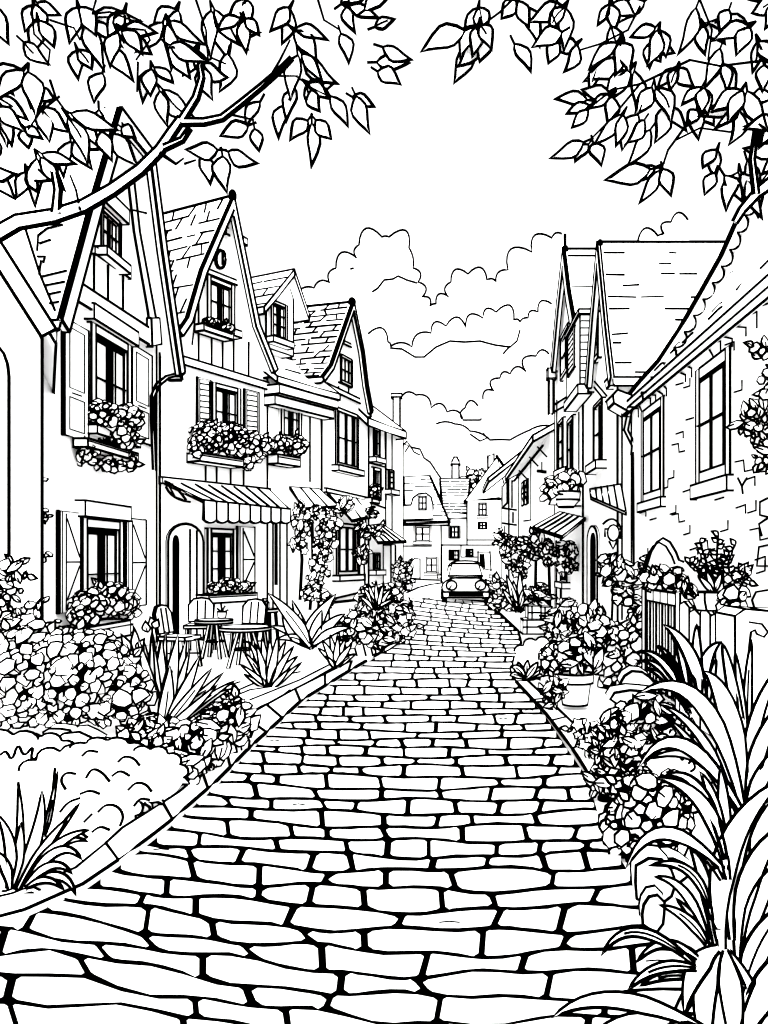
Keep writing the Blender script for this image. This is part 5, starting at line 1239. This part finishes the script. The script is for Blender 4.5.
# near right: frilly bush, cobble flowers
bush('dark frilly leaved bush overhanging the right edge of the paving', 5.5, [(612, 752, 14, 12), (602, 778, 14, 14), (606, 800, 14, 14), (628, 740, 14, 14), (616, 722, 14, 10), (630, 770, 16, 18), (600, 822, 10, 10)], 6.2, kinds=('leaf', 'leaf', 'blob'), seed=210, w=2.3, core=.6)
bush('round hydrangea like bush with cobbled blooms beside the frilly bush', 4.45, [(650, 808, 30, 34), (626, 826, 22, 26), (672, 810, 20, 36), (640, 852, 20, 18), (634, 790, 18, 20), (622, 862, 9, 16), (656, 836, 26, 22)], 7.6, seed=220, w=2.8, core=.86)
bush('trailing big leaved shrub between the pot and the arching blades', 6.6, [(640, 712, 22, 16), (664, 722, 24, 18), (650, 744, 22, 18), (680, 746, 20, 20)], 8, kinds=('leaf', 'blob'), seed=230, w=2.2, core=.5, dens=.6, name='shrub')
cushion('rounded border plant behind the hydrangea like bush', 5.9, [(664, 774, 22, 22, 10, 170), (692, 776, 18, 26, -20, 150), (652, 758, 20, 14, 30, 170)], [[(652, 748), (660, 744), (668, 748)], [(688, 764), (692, 760), (696, 768), (690, 772)]], w=2.2)
for u, v, ru, rv, d, lab in ((654, 880, 22, 26, 3.75, 'pale boulder under the arching blades'), (652, 912, 13, 18, 3.55, 'small broken stone below the pale boulder'), (664, 868, 26, 14, 4.0, 'flat boulder below the cobbled blooms'), (636, 698, 26, 10, 9.0, 'flat coping stone behind the big arching blade'), (636, 682, 16, 12, 9.3, 'squared stone behind the flat coping stone')):
    mb = MB(); rock(mb, u, v, ru, rv, d, u + v, None, 10); pp = P(u, v, d); single(mb, 'stone', lab, 'stone', (pp.x, pp.y), 'stones in the right bed')

def via(items):
    out = []
    for it in items:
        tu, tv, mu, mv, ww, off, ru, rv = it
        out.append((tu, tv, 2 * mu - (tu + ru) / 2, 2 * mv - (tv + rv) / 2, ww, off, ru, rv))
    return out
blades('strap_plant', 'tall strap leaved plant whose long blades arch over the paving', 'plant', 4.7, (744, 812), via([
    (664, 625, 690, 655, 13, .5, 706, 712), (672, 634, 682, 660, 6, .55, 690, 704), (697, 624, 697, 655, 9, .55, 701, 706), (721, 642, 705, 665, 12, .5, 702, 712), (716, 660, 712, 678, 6, .5, 706, 715), (722, 643, 733, 690, 11, .35, 750, 790),
    (640, 652, 664, 664, 7, .6, 690, 708), (641, 661, 664, 672, 6, .55, 688, 712), (657, 646, 672, 662, 6, .6, 688, 700), (646, 668, 668, 682, 6, .5, 690, 714),
    (704, 671, 728, 712, 21, .1, 746, 806), (690, 676, 700, 700, 8, .4, 716, 730), (639, 693, 700, 702, 17, -.1, 742, 806), (659, 704, 700, 736, 9, .05, 732, 800), (665, 716, 700, 754, 8, .1, 728, 806),
    (638, 768, 684, 745, 14, -.3, 742, 812), (646, 760, 700, 760, 10, -.15, 738, 814), (790, 655, 756, 720, 13, .1, 748, 806), (796, 690, 762, 742, 15, 0, 748, 812), (800, 730, 766, 770, 15, -.05, 746, 818), (752, 640, 748, 690, 8, .4, 748, 760), (735, 650, 741, 700, 8, .3, 748, 770)]), 14, w=2.7, seed=16, rib=.25)
blades('strap_plant', 'middle strap leaved plant with blades arching down toward the cobbles', 'plant', 3.33, (722, 948), via([
    (655, 778, 704, 806, 15, .25, 728, 880), (664, 776, 700, 790, 10, .35, 726, 860), (626, 868, 664, 833, 13, -.1, 720, 866), (640, 846, 684, 838, 10, .1, 722, 880), (700, 772, 716, 812, 12, .3, 724, 880), (720, 766, 724, 810, 12, .35, 726, 870),
    (654, 877, 684, 892, 9, 0, 708, 940), (648, 866, 690, 872, 9, .15, 712, 920), (659, 905, 688, 920, 10, -.05, 710, 950), (676, 898, 694, 918, 7, .1, 710, 940), (690, 850, 704, 880, 12, .15, 716, 950), (684, 838, 706, 866, 10, .2, 718, 930),
    (788, 776, 730, 846, 24, .1, 722, 950), (772, 800, 738, 850, 16, .15, 732, 940), (800, 820, 754, 868, 20, .05, 738, 960), (796, 860, 762, 892, 18, 0, 742, 966), (766, 850, 752, 880, 12, .1, 744, 930), (750, 832, 742, 870, 12, .2, 734, 940)]), 14, w=2.9, seed=17, rib=.3)
blades('strap_plant', 'lowest sprawling strap leaved plant over the cobbles at the frame corner', 'plant', 2.68, (722, 950), via([
    (601, 956, 638, 932, 9, -.1, 694, 964), (636, 963, 666, 944, 8, 0, 702, 962), (628, 990, 660, 968, 10, -.05, 704, 970), (640, 986, 668, 976, 7, .05, 700, 978), (552, 1018, 616, 1000, 16, -.2, 706, 1030), (684, 1012, 696, 970, 20, -.02, 718, 948), (712, 1070, 704, 1000, 22, 0, 720, 948),
    (736, 1070, 732, 1000, 22, .02, 724, 950), (760, 1060, 750, 1000, 18, .05, 728, 952), (800, 900, 762, 940, 24, .1, 740, 1010), (812, 940, 770, 980, 26, 0, 742, 1050), (800, 1000, 770, 1030, 24, -.05, 748, 1080), (580, 1050, 640, 1022, 18, -.15, 716, 1050), (640, 1060, 680, 1030, 16, -.1, 720, 1060), (650, 950, 680, 948, 7, .1, 708, 966), (668, 1040, 684, 1004, 12, .1, 706, 974)]), 20, w=3.1, seed=18, rib=.35)

# ------------------------------------------------------------------ OVERHANGING TREES
def limb(mb, pts, d, w0, w1, fill=True):
    """branch through pixel points, width in px tapering w0 to w1: pale bark edged by dark lines"""
    q = [P(u, v, d) for u, v in pts]; n = len(q)
    if w0 < 5: mb.tube(q, w0 / 1.32, taper=lambda t: 1 - t * (1 - w1 / w0), sides=6); return
    L, R_ = [], []
    for i, p in enumerate(q):
        t = (q[min(i + 1, n - 1)] - q[max(i - 1, 0)]).normalized(); s_ = t.cross(V((0, 1, 0))).normalized(); hw = .5 * (w0 + (w1 - w0) * i / (n - 1)) * d / FPX
        L.append(p + s_ * hw); R_.append(p - s_ * hw)
    for i in range(n - 1):
        for y0, y1, a0, b0, a1, b1 in ((0, 0, L[i], R_[i], L[i + 1], R_[i + 1]),):
            f = V((0, -(a0 - b0).length * .5, 0)); g = V((0, -(a1 - b1).length * .5, 0)); m0, m1 = (a0 + b0) / 2, (a1 + b1) / 2
            mb.face([a0, m0 + f, m1 + g, a1]); mb.face([m0 + f, b0, b1, m1 + g]); mb.face([a0, a1, m1 - g, m0 - f]); mb.face([b0, m0 - f, m1 - g, b1])
    mb.tube(L, 3.6); mb.tube(R_, 3.6)
def crown(mb, pts, d, L=30, W_=14, w=2.65, seed=1):
    rs = random.Random(seed)
    for it in pts:
        u, v, an = it[:3]
        if len(it) > 3 and rs.random() < .08: continue
        dd = d + rs.uniform(.05, .6); l = L * rs.choice((.7, .85, .95, 1.05, 1.2))
        if rs.random() < .02: continue
        p0 = P(u, v, dd); spread = rs.uniform(28, 48); n_ = rs.choice((1, 2, 2, 3, 3)) if len(it) > 3 else 1
        for j in range(n_):
            a = math.radians(an + (j - (n_ - 1) / 2) * spread + rs.uniform(-8, 8)); dr = V((math.cos(a), rs.uniform(-.3, .3), math.sin(a)))
            ll = l * rs.uniform(.8, 1.12); leaf(mb, p0 + dr * l * .12 * dd / FPX, dr, ll * dd / FPX, W_ * rs.uniform(.7, 1.1) * (ll / L) ** .5 * dd / FPX, rs, w, .12)
            mb.tube([p0 - V((math.cos(math.radians(an)), 0, math.sin(math.radians(an)))) * 5 * dd / FPX, p0 + dr * l * .14 * dd / FPX], w * .8)
def tree(label, d, trunk, limbs, twigs, leafpts, seed, L, W_):
    x0 = P(trunk[0], 600, d).x
    t = thing('tree', label, 'tree', (x0, d, 0), 'trees overhanging the lane')
    mb = MB(); top = P(trunk[1], trunk[2], d); n = 10
    rings = []
    for i in range(8):
        f = i / 7; c = V((x0, d, 0)).lerp(top, f) + V((math.sin(f * 4) * .05, 0, 0)); r_ = .2 - .09 * f
        rings.append([c + V((r_ * math.cos(k * .628), r_ * math.sin(k * .628), 0)) for k in range(10)])
    loft(mb, rings)
    for k in (0, 3, 5, 8): mb.tube([g[k] for g in rings], 3)
    mb.build('trunk', t)
    for pts, w0, w1 in limbs: mb = MB(); limb(mb, pts, d, w0, w1); mb.build('branch', t)
    for pts, w0, w1 in twigs: mb = MB(); limb(mb, pts, d - .02, w0, w1); mb.build('twig', t)
    mb = MB(); crown(mb, leafpts, d - .1, L, W_, seed=seed); mb.build('crown', t)
rs = random.Random(77)
lp = []
def scatter(poly_rows, step, ang, jit):
    for v, us in poly_rows:
        for u0, u1 in us:
            u = u0
            while u <= u1:
                lp.append((u + rs.uniform(-5, 5), v + rs.uniform(-6, 6), ang(u, v) + rs.uniform(-jit, jit), 1)); u += step * rs.uniform(.75, 1.3)
# left crown: leaf bases by rows
scatter([(2, [(-10, 350)]), (22, [(-10, 330)]), (44, [(-10, 250), (300, 350)]), (66, [(-10, 225), (290, 360)]), (88, [(-10, 165), (200, 230), (310, 355)]), (110, [(-10, 140)]), (132, [(-10, 110)]), (154, [(-10, 50)]), (172, [(-10, 36)])],
        40, lambda u, v: (-75 if u < 150 else -60 + (u - 300) * .35 if u > 300 else -80), 45)
lp += [(372, 28, 20), (378, 45, -12), (372, 62, 5), (375, 70, -35), (350, 96, -35), (328, 92, -60), (310, 88, -75), (296, 84, -100), (262, 98, 240), (285, 102, -90), (310, 118, -120), (312, 118, -85), (314, 118, -50), (252, 124, 200), (254, 126, -80), (256, 124, -45), (200, 152, -70), (222, 150, 180), (224, 150, -20), (222, 152, -80), (110, 130, -60), (100, 128, -75), (120, 126, -35), (360, 14, 30), (338, 6, 40), (340, 30, -70)]
lpL = lp
tree('leafy tree whose long pale branch hangs over the nearest gabled house', 4.6, (-150, -90, 330),
     [([(-95, 345), (-50, 285), (-10, 238), (18, 222), (54, 216), (84, 206), (112, 190), (140, 170), (160, 150), (172, 132), (182, 118)], 17, 7)],
     [([(182, 120), (196, 98), (202, 78), (200, 66), (204, 60)], 6, 3), ([(182, 122), (204, 122), (222, 118), (240, 104), (262, 86), (278, 72), (292, 58)], 6, 2.5), ([(160, 153), (176, 164), (184, 158)], 4.5, 2), ([(56, 214), (58, 190), (54, 168), (46, 158)], 7, 3), ([(262, 86), (276, 76), (298, 76)], 3.2, 2), ([(266, 84), (280, 60), (290, 40)], 3.2, 2), ([(228, 114), (246, 118), (254, 120)], 3, 2), ([(200, 66), (212, 58), (226, 64)], 3, 2), ([(164, 148), (182, 140), (190, 128)], 5, 3), ([(80, 210), (76, 190), (70, 175)], 3, 2), ([(140, 20), (150, 40), (136, 60)], 3, 2), ([(50, 80), (56, 98), (72, 120)], 3, 2), ([(184, 164), (196, 160)], 3, 2), ([(32, 8), (34, 34), (50, 50), (48, 66)], 2.6, 2), ([(50, 20), (74, 28), (80, 40)], 2.6, 2), ([(96, 0), (92, 14), (110, 12), (136, 22)], 2.6, 2), ([(138, 62), (137, 92)], 2.6, 2), ([(196, 0), (206, 30), (208, 60)], 2.6, 2), ([(318, 0), (324, 20), (340, 30)], 2.6, 2), ([(296, 76), (312, 88), (328, 96)], 2.4, 1.5), ([(60, 96), (40, 112), (28, 130)], 2.6, 2)], lpL, 5, 37, 16)
lp = []
scatter([(2, [(480, 790)]), (22, [(480, 500), (560, 790)]), (44, [(575, 790)]), (66, [(600, 790)]), (88, [(615, 790)]), (108, [(620, 790)]), (128, [(650, 790)]), (150, [(715, 790)]), (172, [(735, 790)])],
        41, lambda u, v: -105, 45)
lp += [(470, 28, 205), (474, 40, 235), (490, 34, 250), (512, 40, -70), (480, 30, -120), (520, 2, -65), (592, 104, 200), (590, 108, 225), (592, 100, 165), (588, 140, 200), (592, 140, -80), (594, 138, 160), (590, 142, 230), (640, 110, -110), (646, 118, 240), (660, 165, 205), (662, 166, 240), (662, 166, -75), (656, 168, 190), (716, 170, -110), (722, 172, -60), (745, 176, -70), (612, 90, 210), (600, 62, -110), (566, 30, 215), (560, 40, 240)]
tree('leafy tree reaching in over the stone house roof', 4.9, (960, 860, 120),
     [([(850, 160), (800, 170), (772, 182), (756, 194), (742, 210), (735, 222)], 14, 5)],
     [([(690, 60), (640, 84), (612, 90), (592, 106)], 3, 2), ([(640, 84), (610, 120), (590, 140)], 2.6, 1.8), ([(768, 60), (720, 66), (690, 60)], 3, 2.4), ([(700, 0), (712, 30), (708, 60)], 2.6, 2), ([(640, 6), (628, 30), (600, 44), (580, 50)], 2.6, 2), ([(760, 120), (730, 132), (700, 128), (676, 140)], 2.6, 2), ([(560, -8), (552, 14), (560, 34)], 3, 2), ([(520, -8), (500, 12), (476, 30)], 3, 2), ([(690, 120), (668, 150), (662, 168)], 3, 2), ([(756, 194), (752, 160), (756, 130)], 5, 3)], lp, 6, 37, 16)
